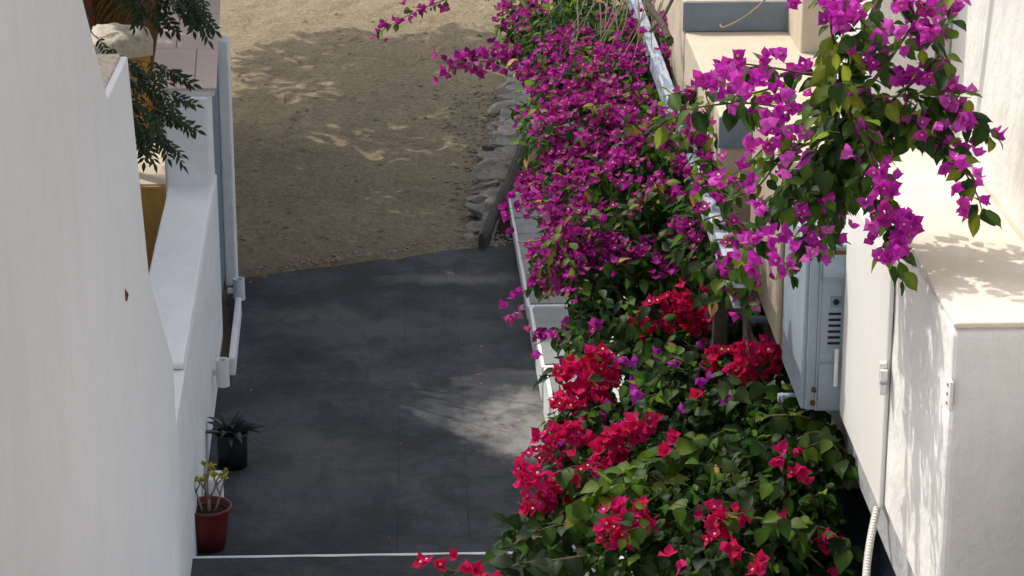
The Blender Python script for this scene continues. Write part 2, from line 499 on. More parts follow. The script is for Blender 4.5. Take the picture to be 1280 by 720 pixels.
# nail / hook with a rust stain in the wall face
hk = Px(157, 368, XL)
b = MB(); b.tube([hk + Vector((-.004, 0, .03)), hk + Vector((.004, 0, 0)), hk + Vector((.002, 0, -.035))], [.004, .012, .005], 'rust', 8); b.build('iron_hook', pw)

# low wall beside the passage
ZL = 1.50
q0, q1, q2 = Pz(228, 452, ZL), Pz(265, 232, ZL), Pz(212, 232, ZL)
wdt = q1.x - q2.x
q3 = Vector((q0.x - wdt, q0.y, ZL))
lw = empty('garden_wall', (q0.x - .15, (q0.y + q1.y) / 2, 0), 'low white garden wall with smooth top ending at the pillar', 'wall')
b = MB(); b.prism([(XL + .002, pE[0] - .4, -.2), (q1.x, q1.y + .5, -.2), (q2.x, q2.y + .5, -.2), (q3.x, pE[0] - .4, -.2)], (0, 0, ZL + .2 - .05), 'white_plaster'); b.build('wall_body', lw, .01)
b = MB(); e = .012
b.prism([(q0.x + e, q0.y - .03, ZL - .048), (q1.x + e, q1.y - .002, ZL - .048), (q2.x - e, q2.y - .002, ZL - .048), (q3.x - e, q3.y - .03, ZL - .048)], (0, 0, .048), 'white_plaster'); wobble(b.build('wall_top', lw, .016), .012, 4)

# tiled wall with pillar
ztile = Py(240, 112, q1.y).z
tw = empty('tiled_wall', (q1.x - .2, q1.y, 0), 'white pillar and wall topped with pinkish square tiles', 'wall')
t0r, t1r = Pz(271, 110, ztile), Pz(276, 0, ztile)
t0l = Pz(187, 110, ztile)
dirw = (t1r - t0r); dirw.z = 0; dirw.normalize()
Lw = 6.5
sidew = Vector((-1, 0, 0)) * (t0r.x - t0l.x)
f0 = Vector((q1.x - .008, q1.y, 0)); 
pillar_l = Py(209, 231, q1.y).x
b = MB(); b.prism([(pillar_l, q1.y, ZL - .4), (q1.x - .01, q1.y, ZL - .4), (q1.x - .01, q1.y + .45, ZL - .4), (pillar_l, q1.y + .45, ZL - .4)], (0, 0, ztile - .07 - ZL + .4), 'white_plaster'); wobble(b.build('pillar', tw, .016), .010, 4)
bk = Vector((q1.x - .012, q1.y + .02, 0))
ins = .05
body = [Vector((t0l.x + ins, q1.y + .451, 0)), Vector((q1.x - .06, q1.y + .451, 0)), t0r + dirw * Lw + Vector((-.1, 0, 0)), t0r + dirw * Lw + sidew + Vector((ins, 0, 0))]
b = MB(); b.prism([(p.x, p.y, -.2) for p in body], (0, 0, ztile - .07 + .2), 'white_plaster'); b.build('wall_body', tw, .01)
b = MB(); bed = [t0l + Vector((.02, .012, 0)), t0r + Vector((-.02, .012, 0)), t0r + dirw * Lw, t0r + dirw * Lw + sidew]
b.prism([(p.x, p.y, ztile - .069) for p in bed], (0, 0, .045), 'joint_white'); b.build('coping_bed', tw, .004)
tiles_y = [0]; 
dl = (t0r - t0l).length
nrow = 5
tl = Lw / nrow
for r in range(nrow):
    for c_ in range(2):
        u0, u1 = (0, .66) if c_ == 0 else (.66, 1)
        if r % 2: u0, u1 = ((0, .33) if c_ == 0 else (.33, 1))
        g2 = .004
        a = t0l + (t0r - t0l) * u0 + dirw * (tl * r + g2); bb = t0l + (t0r - t0l) * u1 + dirw * (tl * r + g2)
        d_ = dirw * (tl - 2 * g2)
        shr = Vector((g2, 0, 0))
        m_ = MB(); zt = ztile - .022 + random.uniform(-.002, .002)
        m_.prism([(p.x, p.y, zt) for p in (a + shr, bb - shr, bb - shr + d_, a + shr + d_)], (0, 0, .022), 'pink_tile')
        m_.build('tile', tw, .003)
# blue painted right-hand face of the wall, and the white gate post
gp0 = Pz(296, 352, 0.02)
fx = q1.x - .06
b = MB()
n0 = Vector((fx + .006, q1.y + .46, 0)); n1_ = Vector((gp0.x - .10, gp0.y + .06, 0))
b.prism([(n0.x, n0.y, .08), (n1_.x, n1_.y, .08), (n1_.x - .05, n1_.y + .01, .08), (n0.x - .05, n0.y, .08)], (0, 0, ztile - .2), 'blue_gray_paint')
b.build('painted_panel', tw, .004)
b = MB(); b.box(gp0.x - .10, gp0.x, gp0.y, gp0.y + .22, -.15, ztile - .09, 'white_plaster'); b.build('gate_post', tw, .015)
# planted strip between the garden wall and its kerb
k0, k1 = Pz(287, 442, .14), Pz(293, 378, .14)
b = MB(); b.prism([(k0.x - .25, k0.y - .05, -.15), (k0.x, k0.y - .05, -.15), (k1.x, k1.y + .1, -.15), (k1.x - .3, k1.y + .1, -.15)], (0, 0, .21), 'soil')
tag(b.build('soil_bed'), kind='structure')
b = MB(); b.prism([(k0.x, k0.y - .12, -.1), (k0.x + .05, k0.y - .12, -.1), (k1.x + .05, k1.y + .12, -.1), (k1.x, k1.y + .12, -.1)], (0, 0, .25), 'white_plaster')
tag(b.build('white_kerb', None, .012), 'thin white kerb edging the soil strip below the pillar', 'kerb')

# tube wall lamps
def tube_lamp(px, py0, py1, Xw, label):
    p1 = Px(px, py1, Xw)
    p0 = Py(px, py0 + 3, p1.y)
    h = p0.z - p1.z
    e_ = empty('wall_lamp', (p1.x, p1.y, p1.z), label, 'lamp', 'tube lamps on the white wall')
    r = .05
    b = MB(); n = 28
    prof = [(r, 0), (r, h), (r * .86, h), (r * .62, h - .004), (r * .62, h - .05)]
    b.lathe(prof, 'lamp_clay', n, tuple(p1)); lbody = b.build('lamp_body', e_, 0, False)
    b = MB(); b.lathe([(r * .58, h - .049), (r * .58, h - .03), (r * .3, h - .02)], 'steel', 20, tuple(p1)); b.build('light_source', lbody)
    b = MB(); b.box(p1.x - r - .05, p1.x - r * .8, p1.y - .015, p1.y + .015, p1.z + h * .4, p1.z + h * .6, 'lamp_clay'); b.build('wall_plate', e_, .004)
tube_lamp(299.5, 345, 378, gp0.x + .05, 'short white tube lamp fixed to the gate post at the sand edge')
tube_lamp(279, 446, 482, q0.x - (q0.x - q1.x) * .35 + .055, 'short white tube lamp on garden wall above the agave pot')

# small white stub at the wall foot behind the red pot
sb = Px(246, 632, XL)
bx_ = MB(); sb = Pz(250, 636, 0); bx_.box(XL - .02, XL + .075, sb.y - .02, sb.y + .16, -.02, .23, 'white_plaster'); bx_.build('wall_foot', pw, .02)

# ochre planter and rough walls behind the garden wall
oc = empty('ochre_planter', (-2.3, 20.4, 0), 'ochre yellow plastered planter behind the low garden wall', 'planter')
o1 = Pz(209, 233, 1.25)
b = MB(); b.box(o1.x - 1.2, o1.x + .02, o1.y, o1.y + 1.3, -.2, 1.25, 'ochre_plaster'); b.build('planter_body', oc, .02)
b = MB(); b.box(o1.x - 1.17, o1.x - .01, o1.y + .03, o1.y + 1.27, 1.22, 1.262, 'cream_plaster'); b.build('planter_top', oc, .006)
rw = empty('rough_wall', (-3.0, 24.5, 0), 'rough whitewashed wall stub with ochre side beside the tiled wall', 'wall')
ra, rb2 = Pz(118, 58, 1.9), Pz(187, 47, 1.9); rc, rd2 = Pz(186, 32, 1.9), Pz(118, 28, 1.9)
b = MB(); b.prism([(p.x, p.y, -.2) for p in (ra, rb2, rc, rd2)], (0, 0, 2.0), 'ochre_plaster'); b.build('wall_body', rw, .02)
# lumpy plaster cap
def lump_poly(poly, z0, h, m, name, parent, n=14, amp=.05):
    bm = bmesh.new()
    A, B, C, D = [Vector((p.x, p.y, 0)) for p in poly]
    rows = []
    for j in range(n + 1):
        row = []
        for i in range(n + 1):
            u, v_ = i / n, j / n
            p = (A * (1 - u) + B * u) * (1 - v_) + (D * (1 - u) + C * u) * v_
            ed = min(u, 1 - u, v_, 1 - v_)
            zz_ = z0 + h * min(1, (ed * 6) ** .5 if ed > 0 else 0) + amp * noise.fractal(Vector((p.x * 4, p.y * 3, 1)), 1, 2, 4)
            if ed == 0: zz_ = z0 - .05
            row.append(bm.verts.new((p.x, p.y, zz_)))
        rows.append(row)
    for j in range(n):
        for i in range(n):
            bm.faces.new((rows[j][i], rows[j][i + 1], rows[j + 1][i + 1], rows[j + 1][i]))
    me = bpy.data.meshes.new(name)
    off = Vector(parent.location)
    for v_ in bm.verts: v_.co -= off
    bm.to_mesh(me); bm.free(); me.materials.append(MATS[m])
    me.polygons.foreach_set('use_smooth', [True] * len(me.polygons))
    o = bpy.data.objects.new(name, me); col.objects.link(o); o.parent = parent; return o
sg = Vector((.05, 0, 0)); 
lump_poly((ra + Vector((-.06, -.06, 0)), rb2 + Vector((.03, -.06, 0)), rc + Vector((.03, .05, 0)), rd2 + Vector((-.06, .05, 0))), 1.8, .12, 'rough_white', 'plaster_cap', rw)
# dry thatch and dark red board behind
th = empty('dry_thatch', (-3.4, 27.6, 0), 'bundle of dry brown thatch hanging behind the rough wall', 'thatch')
b = MB()
for k in range(420):
    px = random.uniform(104, 200); py = random.uniform(-40, 6)
    p = Py(px, py, 26.6 + random.uniform(0, .5))
    d = Vector((random.uniform(-.25, .1) - .2, random.uniform(-.25, .05), -random.uniform(.25, .55)))
    m1 = p + d * .5 + Vector((0, -.04, .05))
    b.tube([p, m1, p + d], [.007, .006, .002], 'dry_thatch', 3, False)
b.build('straw', th)
b = MB(); pp = Py(150, 0, 27.3); b.box(pp.x - .75, pp.x + .6, 27.25, 27.4, 0, pp.z + 1.2, 'dry_thatch'); b.build('thatch_core', th)
pr = Py(110, 5, 26.3)
b = MB(); b.prism([(pr.x - .5, 26.3, 0), (pr.x + .05, 26.3, 0), (pr.x + .02, 26.3, pr.z + 1.5), (pr.x - .5, 26.3, pr.z + 1.5)], (0, .05, 0), 'dark_red_board')
tag(b.build('red_board', None, .006), 'dark red painted board standing against the dry thatch', 'board')

# houses on the left that shade the passage
def house(name, label, x0, x1, y0, y1, h, wins):
    e_ = empty(name, ((x0 + x1) / 2, (y0 + y1) / 2, 0), label, 'house', 'white houses beyond the parapet')
    b = MB(); b.box(x0, x1, y0, y1, -.3, h, 'white_plaster'); b.build('wall', e_, .03)
    b = MB()
    for (a0, a1, c0, c1) in ((x0 - .04, x1 + .04, y0 - .04, y0 + .22), (x0 - .04, x1 + .04, y1 - .22, y1 + .04), (x0 - .04, x0 + .22, y0 + .221, y1 - .221), (x1 - .22, x1 + .04, y0 + .221, y1 - .221)):
        b.box(a0, a1, c0, c1, h + .002, h + .35, 'white_plaster')
    b.build('roof_parapet', e_, .02)
    for (yc, zc) in wins:
        w = MB(); w.box(x1 + .001, x1 + .05, yc - .45, yc + .45, zc - .55, zc + .55, 'blue_gray_paint'); wo_ = w.build('window', e_, .01)
        w = MB(); w.box(x1 + .051, x1 + .056, yc - .36, yc + .36, zc - .46, zc + .46, 'window_glass'); w.build('pane', wo_)
house('white_house', 'tall white flat roofed house with blue windows left of the stair parapet', -10.5, -4.3, 8.0, 22.3, 9.6, [(12, 3), (12, 6), (18, 6.5)])


# ================================================================== RIGHT: flagged steps at passage level
fs = empty('flagstone_steps', (1.4, 19, 0)); tag(fs, kind='structure')
eds = [(545, .60), (539, .56), (494, .46), (457, .36), (414, .27), (381, .18), (246, .12)]
def edgeX(yv):
    a, c_ = Pz(635, 262, 0), Pz(684, 542, 0)
    return a.x + (c_.x - a.x) * (yv - a.y) / (c_.y - a.y)
lev = [(539, 590, .58), (494, 539, .48), (457, 494, .38), (414, 457, .29), (381, 414, .20), (240, 381, .13)]
for (pt, pb, zt) in lev:
    ya = Pz(690, pb, zt).y; yb = Pz(690, pt, zt).y
    if pb == 590: ya -= 1.2
    xl0, xl1 = edgeX(ya), edgeX(yb)
    b = MB(); b.prism([(xl0, ya + .001, -.1), (2.4, ya + .001, -.1), (2.4, yb - .001, -.1), (xl1, yb - .001, -.1)], (0, 0, zt - .012 + .1), 'white_plaster')
    b.build('step_body', fs, .01)
    nb = MB(); nb.prism([(xl1 + .05, yb - .035, zt - .012), (2.38, yb - .035, zt - .012), (2.38, yb - .004, zt - .012), (xl1 + .05, yb - .004, zt - .012)], (0, 0, .016), 'joint_white'); nb.build('painted_nosing', fs)
    nx_ = 5; ny_ = max(1, int(round((yb - ya) / .6)))
    gx = [[0] * (nx_ + 1) for _ in range(ny_ + 1)]; 
    for j in range(ny_ + 1):
        for i in range(nx_ + 1):
            u, v_ = i / nx_, j / ny_
            yv = ya + .03 + (yb - .05 - ya - .03) * v_
            xv = edgeX(yv) + .022 + (2.3 - edgeX(yv)) * u
            if 0 < i < nx_: xv += random.uniform(-.09, .09)
            if 0 < j < ny_: yv += random.uniform(-.14, .14)
            gx[j][i] = Vector((xv, yv, 0))
    for j in range(ny_):
        for i in range(nx_):
            qd = [gx[j][i], gx[j][i + 1], gx[j + 1][i + 1], gx[j + 1][i]]
            cen = sum(qd, Vector()) / 4
            qd = [p + (cen - p).normalized() * .014 for p in qd]
            m_ = MB(); m_.prism([(p.x, p.y, zt - .013) for p in qd], (0, 0, .013 + random.uniform(0, .004)), 'flagstone')
            m_.build('flagstone', fs, .004)

# ------------------------------------------------------------------ plank, rubble, pebbles
pa, pb_ = Pz(602, 312, .0), Pz(662, 160, .0)
dv = pb_ - pa; Lp = dv.length; dn = dv.normalized(); sd = Vector((dn.y, -dn.x, 0)).normalized()
bm = bmesh.new(); nseg = 26; rings = []
for k in range(nseg + 1):
    u = k / nseg; c_ = pa + dv * u
    c_ = c_ + sd * (.035 * math.sin(u * 3.0) + .012 * noise.noise(Vector((u * 8, 0, 0))))
    w_ = .036 * (1 + .25 * noise.noise(Vector((u * 6, 5, 0)))) * (.75 if k in (0, nseg) else 1); hh = .15 + .02 * noise.noise(Vector((u * 5, 2, 7)))
    rings.append([bm.verts.new(c_ + sd * a * w_ + Vector((0, 0, zv))) for a, zv in ((-1, -.12), (1, -.12), (1.1, hh * .7), (.5, hh), (-.6, hh * 1.02), (-1.1, hh * .7))])
for k in range(nseg):
    for q in range(6):
        r = (q + 1) % 6
        bm.faces.new((rings[k][q], rings[k][r], rings[k + 1][r], rings[k + 1][q]))
bm.faces.new(rings[0][::-1]); bm.faces.new(rings[-1])
bmesh.ops.recalc_face_normals(bm, faces=bm.faces)
me = bpy.data.meshes.new('timber_plank'); bm.to_mesh(me); bm.free(); me.materials.append(MATS['weathered_wood'])
o = bpy.data.objects.new('timber_plank', me); col.objects.link(o)
tag(o, 'long weathered timber plank on edge between sand and flagged steps', 'plank')
# earth behind the plank, coloured dark for the shade in the drop
b = MB(); e0, e1 = pa, pb_
b.prism([(e0.x + .06, e0.y, -.2), (edgeX(e0.y) - .01, e0.y, -.2), (edgeX(e1.y) + .4, e1.y + .3, -.2), (e1.x + .05, e1.y, -.2)], (0, 0, .19), 'dark_soil')
tag(b.build('earth_pocket'), kind='structure')

def stone_mesh(seed, sub=2, amp=.35, m='rubble'):
    bm = bmesh.new(); bmesh.ops.create_icosphere(bm, subdivisions=sub, radius=1)
    for v_ in bm.verts:
        n_ = noise.fractal(v_.co * 1.1 + Vector((seed * 7.1, seed * 3.3, 0)), 1, 2, 3)
        v_.co *= 1 + amp * n_ + .25 * amp * noise.noise(v_.co * 4 + Vector((seed, 0, 0)))
    me = bpy.data.meshes.new('stone'); bm.to_mesh(me); bm.free(); me.materials.append(MATS[m])
    if sub > 1: me.polygons.foreach_set('use_smooth', [True] * len(me.polygons))
    return me
rk = empty('rubble_edge', (pa.x, pa.y + 2, 0), 'lumpy mortared rubble stones edging the sand along the timber plank', 'stone edging')
smesh = [stone_mesh(k, 2, .75) for k in range(6)]
for me in smesh: me.polygons.foreach_set('use_smooth', [False] * len(me.polygons))
stones = [(603, 282, 17, 1.2), (608, 262, 20, 1.1), (618, 244, 22, 1.2), (612, 232, 18, .9), (628, 222, 22, 1.2), (622, 206, 22, 1.1), (636, 196, 24, 1.2), (630, 182, 20, 1.0), (642, 170, 22, 1.2), (636, 156, 20, 1.1), (648, 146, 22, 1.2), (641, 132, 20, 1.1), (652, 120, 22, 1.2), (648, 106, 20, 1.), (656, 95, 22, 1.2), (650, 82, 20, 1.), (618, 222, 14, .8), (646, 188, 16, .9), (622, 262, 16, 1.), (640, 210, 18, 1.), (598, 294, 11, .8)]
for k, (px, py, rp, hz) in enumerate(stones):
    p = Pz(px - 8 + random.uniform(-4, 4), py + 3, .0); s_ = FPX / (p - CAM).dot(F_); r_ = random.uniform(.55, .8) * rp / s_
    o = bpy.data.objects.new('stone', smesh[k % 6]); col.objects.link(o); o.parent = rk
    o.location = p - Vector(rk.location)
    o.scale = (r_ * 1.15, r_ * 1.6, r_ * .5 * hz); o.rotation_euler = (random.uniform(-.3, .3), random.uniform(-.3, .3), random.uniform(0, 6))
# mortar bed below the stones
b = MB(); m0, m1 = Pz(600, 300, 0), Pz(652, 80, 0)
b.prism([(m0.x - .02, m0.y, -.2), (m0.x + .12, m0.y, -.2), (m1.x + .35, m1.y, -.2), (m1.x - .15, m1.y, -.2)], (0, 0, .24), 'rubble'); b.build('mortar_bed', rk, .04)

def scatter_stones(n, fpos, name, m, smin, smax, sub=1):
    base = [stone_mesh(50 + k, sub, .4, m) for k in range(4)]
    V, Fc = [], []
    off = 0
    for k in range(n):
        x, y_ = fpos(); s_ = smin + (smax - smin) * random.random() ** 3
        me = base[k % 4]
        co = np.zeros(len(me.vertices) * 3); me.vertices.foreach_get('co', co); co = co.reshape(-1, 3)
        a = random.uniform(0, 6.28); ca, sa = math.cos(a), math.sin(a)
        co = co * np.array([s_ * random.uniform(.8, 1.5), s_ * random.uniform(.7, 1.2), s_ * .6])
        R2 = np.array([[ca, -sa, 0], [sa, ca, 0], [0, 0, 1]])
        co = co @ R2.T + np.array([x, y_, sand_z(x, y_) + s_ * .25])
        V.append(co); Fc += [tuple(v + off for v in p.vertices) for p in me.polygons]; off += len(co)
    me = bpy.data.meshes.new(name); me.from_pydata(np.concatenate(V).tolist(), [], Fc); me.materials.append(MATS[m])
    o = bpy.data.objects.new(name, me); col.objects.link(o); return o
def gpos():
    while True:
        px, py = random.gauss(612, 26), random.uniform(115, 312)
        if px < 655:
            p = Pz(px, py, -.03); return p.x, p.y
tag(scatter_stones(1500, gpos, 'gravel', 'pebble', .006, .03), 'loose grey gravel strewn beside the rubble edging', 'gravel', kind='stuff')
def gpos2():
    p = Pz(random.uniform(285, 640), random.uniform(-5, 340), -.03); return p.x, p.y
tag(scatter_stones(650, gpos2, 'sand_pebbles', 'sand', .005, .028), 'small stones and clods scattered over the sand', 'pebbles', kind='stuff')
def gpos3():
    px = random.uniform(308, 600); p = Pz(px, 344 - (px - 308) * .125 - abs(random.gauss(0, 5)), -.03); return p.x, p.y
tag(scatter_stones(240, gpos3, 'edge_rubble', 'pebble', .005, .03), 'dirt clods and stone chips along the slab edge', 'rubble', kind='stuff')

# ================================================================== POTS
def pot(name, px, py, r, h, mat, label, taper):
    p = Pz(px, py, 0); 
    e_ = empty(name, (p.x, p.y, 0), label, 'potted plant')
    b = MB(); R = r
    b.lathe([(R * taper, .002), (R * (taper + .6 * (1 - taper)), h * .55), (R * .97, h * .86), (R * 1.0, h * .9), (R * 1.07, h * .93), (R * 1.09, h), (R * 1.0, h), (R * .96, h * .9), (R * .9, h * .84)], mat, 40, (p.x, p.y, 0))
    b.build('pot', e_, 0, True)
    b = MB(); b.lathe([(R * .94, h * .84), (R * .6, h * .87), (R * .1, h * .88)], 'dark_soil', 24, (p.x, p.y, 0)); b.build('soil', e_, 0, True)
    return e_, p
e1_, p1_ = pot('red_potted_plant', 262, 684, .148, .31, 'red_plastic', 'small branching succulent with yellow tips in a dark red pot', .72)
b = MB()
base = Vector((p1_.x, p1_.y, .26))
tips = []
def br(p, d, L, r, dep):
    m1 = p + d * L * .5 + Vector((random.uniform(-.01, .01), random.uniform(-.01, .01), .005)); e = p + d * L
    b.tube([p, m1, e], [r, r * .85, r * .8], 'twig_pale', 7)
    if dep == 0: tips.append((e, d)); return
    for k in range(2 if dep == 1 else 3):
        dd = (d + Vector((random.uniform(-.8, .8), random.uniform(-.6, .6), random.uniform(.0, .5)))).normalized()
        br(e - d * .004, dd, L * random.uniform(.65, .95), r * .75, dep - 1)
br(base - Vector((0, 0, .03)), Vector((.05, 0, 1)), .13, .012, 2)
br(base + Vector((-.03, 0, -.03)), Vector((-.25, 0, 1)).normalized(), .19, .008, 1)
br(base + Vector((.03, 0, -.03)), Vector((.35, 0, 1)).normalized(), .17, .008, 1)
b.build('stem', e1_, 0, True)
# ------------------------------------------------------------------ leaf templates
def leaf_tpl(w, fold, droop, pts=((.0, .0), (.22, .78), (.45, 1.0), (.72, .62), (1.0, .0)), wave=0.0):
    v, f = [], []
    n = len(pts)
    rows = []
    for k, (t_, ww) in enumerate(pts):
        y_ = t_; z_ = -droop * t_ * t_
        if ww == 0:
            rows.append([len(v)]); v.append((0, y_, z_))
        else:
            i = len(v); hw = w * .5 * ww
            wv = wave * math.sin(k * 2.1)
            v += [(-hw, y_, z_ + fold * hw + wv), (0, y_ + .02, z_), (hw, y_, z_ + fold * hw - wv)]
            rows.append([i, i + 1, i + 2])
    for a, b_ in zip(rows[:-1], rows[1:]):
        if len(a) == 1: f += [(a[0], b_[1], b_[0]), (a[0], b_[2], b_[1])]
        elif len(b_) == 1: f += [(a[0], a[1], b_[0]), (a[1], a[2], b_[0])]
        else: f += [(a[0], a[1], b_[1], b_[0]), (a[1], a[2], b_[2], b_[1])]
    return np.array(v, float), f
OV = ((0, 0), (.10, .48), (.30, .95), (.48, 1.0), (.68, .74), (.86, .30), (1.0, 0))
LEAF = [leaf_tpl(.62, .35, .25, OV), leaf_tpl(.7, .2, .45, OV), leaf_tpl(.55, .6, .1, OV), leaf_tpl(.66, .1, .35, OV, .04), leaf_tpl(.6, -.3, .4, OV, .03)]
HEART = [leaf_tpl(.86, .22, .35, ((0, 0), (.06, .62), (.28, 1), (.58, .78), (.82, .34), (1, 0)), .02), leaf_tpl(.8, .1, .5, ((0, 0), (.06, .6), (.28, 1), (.58, .8), (.82, .36), (1, 0)), .03), leaf_tpl(.82, .4, .2, ((0, 0), (.06, .6), (.28, 1), (.58, .8), (.82, .36), (1, 0)), .02)]
def make_flower(seed, center=True, ruff=1.0):
    r = random.Random(seed); V, Fc, kind = [], [], []
    for k in range(3):
        v, f = leaf_tpl(.80 * ruff, .30 + r.uniform(-.1, .25), r.uniform(-.35, .25), ((0, 0.25), (.26, .86), (.48, 1.0), (.70, .66), (.87, .24), (1.06, 0)), .05)
        v = v.copy(); v[:, 0] *= r.uniform(.9, 1.1)
        tilt = math.radians(r.uniform(32, 68)); ct, s_t = math.cos(tilt), math.sin(tilt)
        v2 = v.copy(); v2[:, 1] = v[:, 1] * s_t - v[:, 2] * ct * -1 * .0 + v[:, 2] * -ct; v2[:, 2] = v[:, 1] * ct + v[:, 2] * s_t
        a = k * 2.094 + r.uniform(-.25, .25); ca, sa = math.cos(a), math.sin(a)
        v3 = v2.copy(); v3[:, 0] = v2[:, 0] * ca - v2[:, 1] * sa; v3[:, 1] = v2[:, 0] * sa + v2[:, 1] * ca
        o_ = sum(len(x) for x in V)
        V.append(v3 * r.uniform(.9, 1.1)); Fc += [tuple(q + o_ for q in p) for p in f]; kind += [0] * len(v)
    if center:
        o_ = sum(len(x) for x in V)
        v = [(0, 0, .12)]; 
        for q in range(5): a = q * 1.2566; v.append((.13 * math.cos(a), .13 * math.sin(a), .5))
        v.append((0, 0, .44))
        f = [(0, 1 + q, 1 + (q + 1) % 5) for q in range(5)] + [(6, 1 + (q + 1) % 5, 1 + q) for q in range(5)]
        V.append(np.array(v)); Fc += [tuple(q + o_ for q in p) for p in f]; kind += [1] * 7
    return np.concatenate(V), Fc, np.array(kind)
FLOWER = [make_flower(s, s % 3 == 0) for s in range(6)]

LEAF_TINTS = [(.012, .031, .006), (.018, .046, .007), (.027, .062, .009), (.036, .078, .010), (.050, .098, .012), (.015, .036, .009), (.066, .110, .013), (.023, .050, .011)]
YELLOW_TINTS = [(.13, .16, .016), (.10, .14, .016), (.16, .17, .022), (.075, .12, .014)]
DARK_TINTS = [(.008, .021, .005), (.011, .027, .006), (.015, .034, .008), (.011, .024, .009)]
DRY_TINTS = [(.34, .17, .05), (.26, .12, .04), (.40, .24, .10)]
MAG_TINTS = [(.38, .020, .27), (.32, .016, .22), (.44, .032, .32), (.25, .012, .16), (.36, .020, .21), (.48, .06, .33), (.42, .05, .22), (.20, .010, .13), (.40, .14, .28), (.30, .015, .20), (.36, .018, .25)]
PURPLE_TINTS = [(.38, .03, .36), (.46, .05, .42), (.32, .02, .30)]
RED_TINTS = [(.56, .010, .085), (.50, .009, .070), (.62, .018, .12), (.54, .012, .14), (.42, .007, .06)]
CRIMSON_TINTS = [(.52, .012, .12), (.45, .010, .10), (.58, .02, .16)]

class Spray:
    """collects leaf and flower placements, then writes the largest in view as objects and the rest as one mesh"""
    def __init__(s): s.items = []
    def add(s, tpl_kind, k, tint, pos, ydir, zdir, size):
        s.items.append((tpl_kind, k, tint, Vector(pos), Vector(ydir), Vector(zdir), size))
def tpl_shade(v, kind):
    # midribs paler, margins a little darker, per template
    x = np.abs(v[:, 0]); 
    if kind == 'flower': return 1.0 + .18 * np.sin(v[:, 0] * 9 + v[:, 1] * 7) - .12 * (np.hypot(v[:, 0], v[:, 1]) > .7)
    if kind == 'frond': return np.ones(len(v))
    return np.where(x < .02, 1.28, .88)
def tpl(kind, k):
    if kind == 'leaf': v, f = LEAF[k]; return v, f, np.zeros(len(v), int)
    if kind == 'heart': v, f = HEART[k]; return v, f, np.zeros(len(v), int)
    if kind == 'frond': v, f = FROND[k]; return v, f, np.zeros(len(v), int)
    return FLOWER[k]
CACHE = {}
def tpl_mesh(kind, k, tint, mat):
    key = (kind, k, tint, mat)
    if key not in CACHE:
        v, f, kd = tpl(kind, k)
        me = bpy.data.meshes.new({'leaf': 'leaf', 'heart': 'leaf', 'frond': 'leaf', 'flower': 'flower'}[kind])
        me.from_pydata(v.tolist(), [], f)
        at = me.attributes.new('tint', 'FLOAT_COLOR', 'POINT')
        c = np.ones((len(v), 4)); c[:, :3] = np.array(tint)[None, :] * tpl_shade(v, kind)[:, None]; c[kd == 1, :3] = (.72, .62, .42)
        at.data.foreach_set('color', c.ravel())
        me.materials.append(MATS[mat]); CACHE[key] = me
        me.polygons.foreach_set('use_smooth', [True] * len(me.polygons))
    return CACHE[key]
def basis(yd, zd):
    y_ = yd.normalized(); x_ = y_.cross(zd)
    if x_.length < 1e-4: x_ = y_.orthogonal()
    x_.normalize(); z_ = x_.cross(y_)
    return Matrix(((x_.x, y_.x, z_.x), (x_.y, y_.y, z_.y), (x_.z, y_.z, z_.z)))
def write_spray(items, name, mat, root, limit=300, rest_label=None, cell=7):
    if not items: return
    off = Vector(root.location)
    owner = {}
    for i, it in enumerate(items):
        px, py, Z = proj(it[3])
        if -10 < px < 1290 and -10 < py < 730:
            key = (int(px // cell), int(py // cell))
            if key not in owner or Z < owner[key][0]: owner[key] = (Z, i)
    vis = [i for Z, i in owner.values()]
    vis.sort(key=lambda i: -items[i][6] / proj(items[i][3])[2])
    single = set(vis[:limit])
    for i in single:
        kd, k, tint, p, yd, zd, sz = items[i]
        o = bpy.data.objects.new(name, tpl_mesh(kd, k, tint, mat))
        o.matrix_local = Matrix.Translation(p - off) @ (basis(yd, zd) * sz).to_4x4()
        o.parent = root; col.objects.link(o)
    V, Fc, C = [], [], []; o_ = 0
    for i, it in enumerate(items):
        if i in single: continue
        kd, k, tint, p, yd, zd, sz = it
        v, f, kk = tpl(kd, k)
        M = np.array(basis(yd, zd)) * sz
        V.append(v @ M.T + np.array(p - off)); Fc += [tuple(q + o_ for q in pf) for pf in f]; o_ += len(v)
        c = np.ones((len(v), 4)); c[:, :3] = np.array(tint)[None, :] * tpl_shade(v, kd)[:, None]; c[kk == 1, :3] = (.72, .62, .42); C.append(c)
    if V:
        nm = {'leaf': 'foliage', 'flower': 'blossom'}[name]
        me = bpy.data.meshes.new(nm); me.from_pydata(np.concatenate(V).tolist(), [], Fc)
        at = me.attributes.new('tint', 'FLOAT_COLOR', 'POINT'); at.data.foreach_set('color', np.concatenate(C).ravel())
        me.materials.append(MATS[mat]); o = bpy.data.objects.new(nm, me); col.objects.link(o); o.parent = root
        me.polygons.foreach_set('use_smooth', [True] * len(me.polygons))
        o['kind'] = 'stuff'
def rvec(a=1.0): return Vector((random.gauss(0, a), random.gauss(0, a), random.gauss(0, a)))
def in_obst(p):
    return (p.x > 1.02 and p.y < 8.25 and p.z > 4.62) or p.x > 1.17 or (.865 < p.x < .91 and 6.7 < p.y < 11.8 and 4.9 < p.z < 5.07)
def flowers_add(items, p, tints, size, out, jit=.6):
    d = (out + rvec(jit)).normalized()
    y_ = d.orthogonal().normalized(); y_ = Quaternion(d, random.uniform(0, 6.28)) @ y_
    items.append(('flower', random.randrange(6), random.choice(tints), p, y_, d, size))

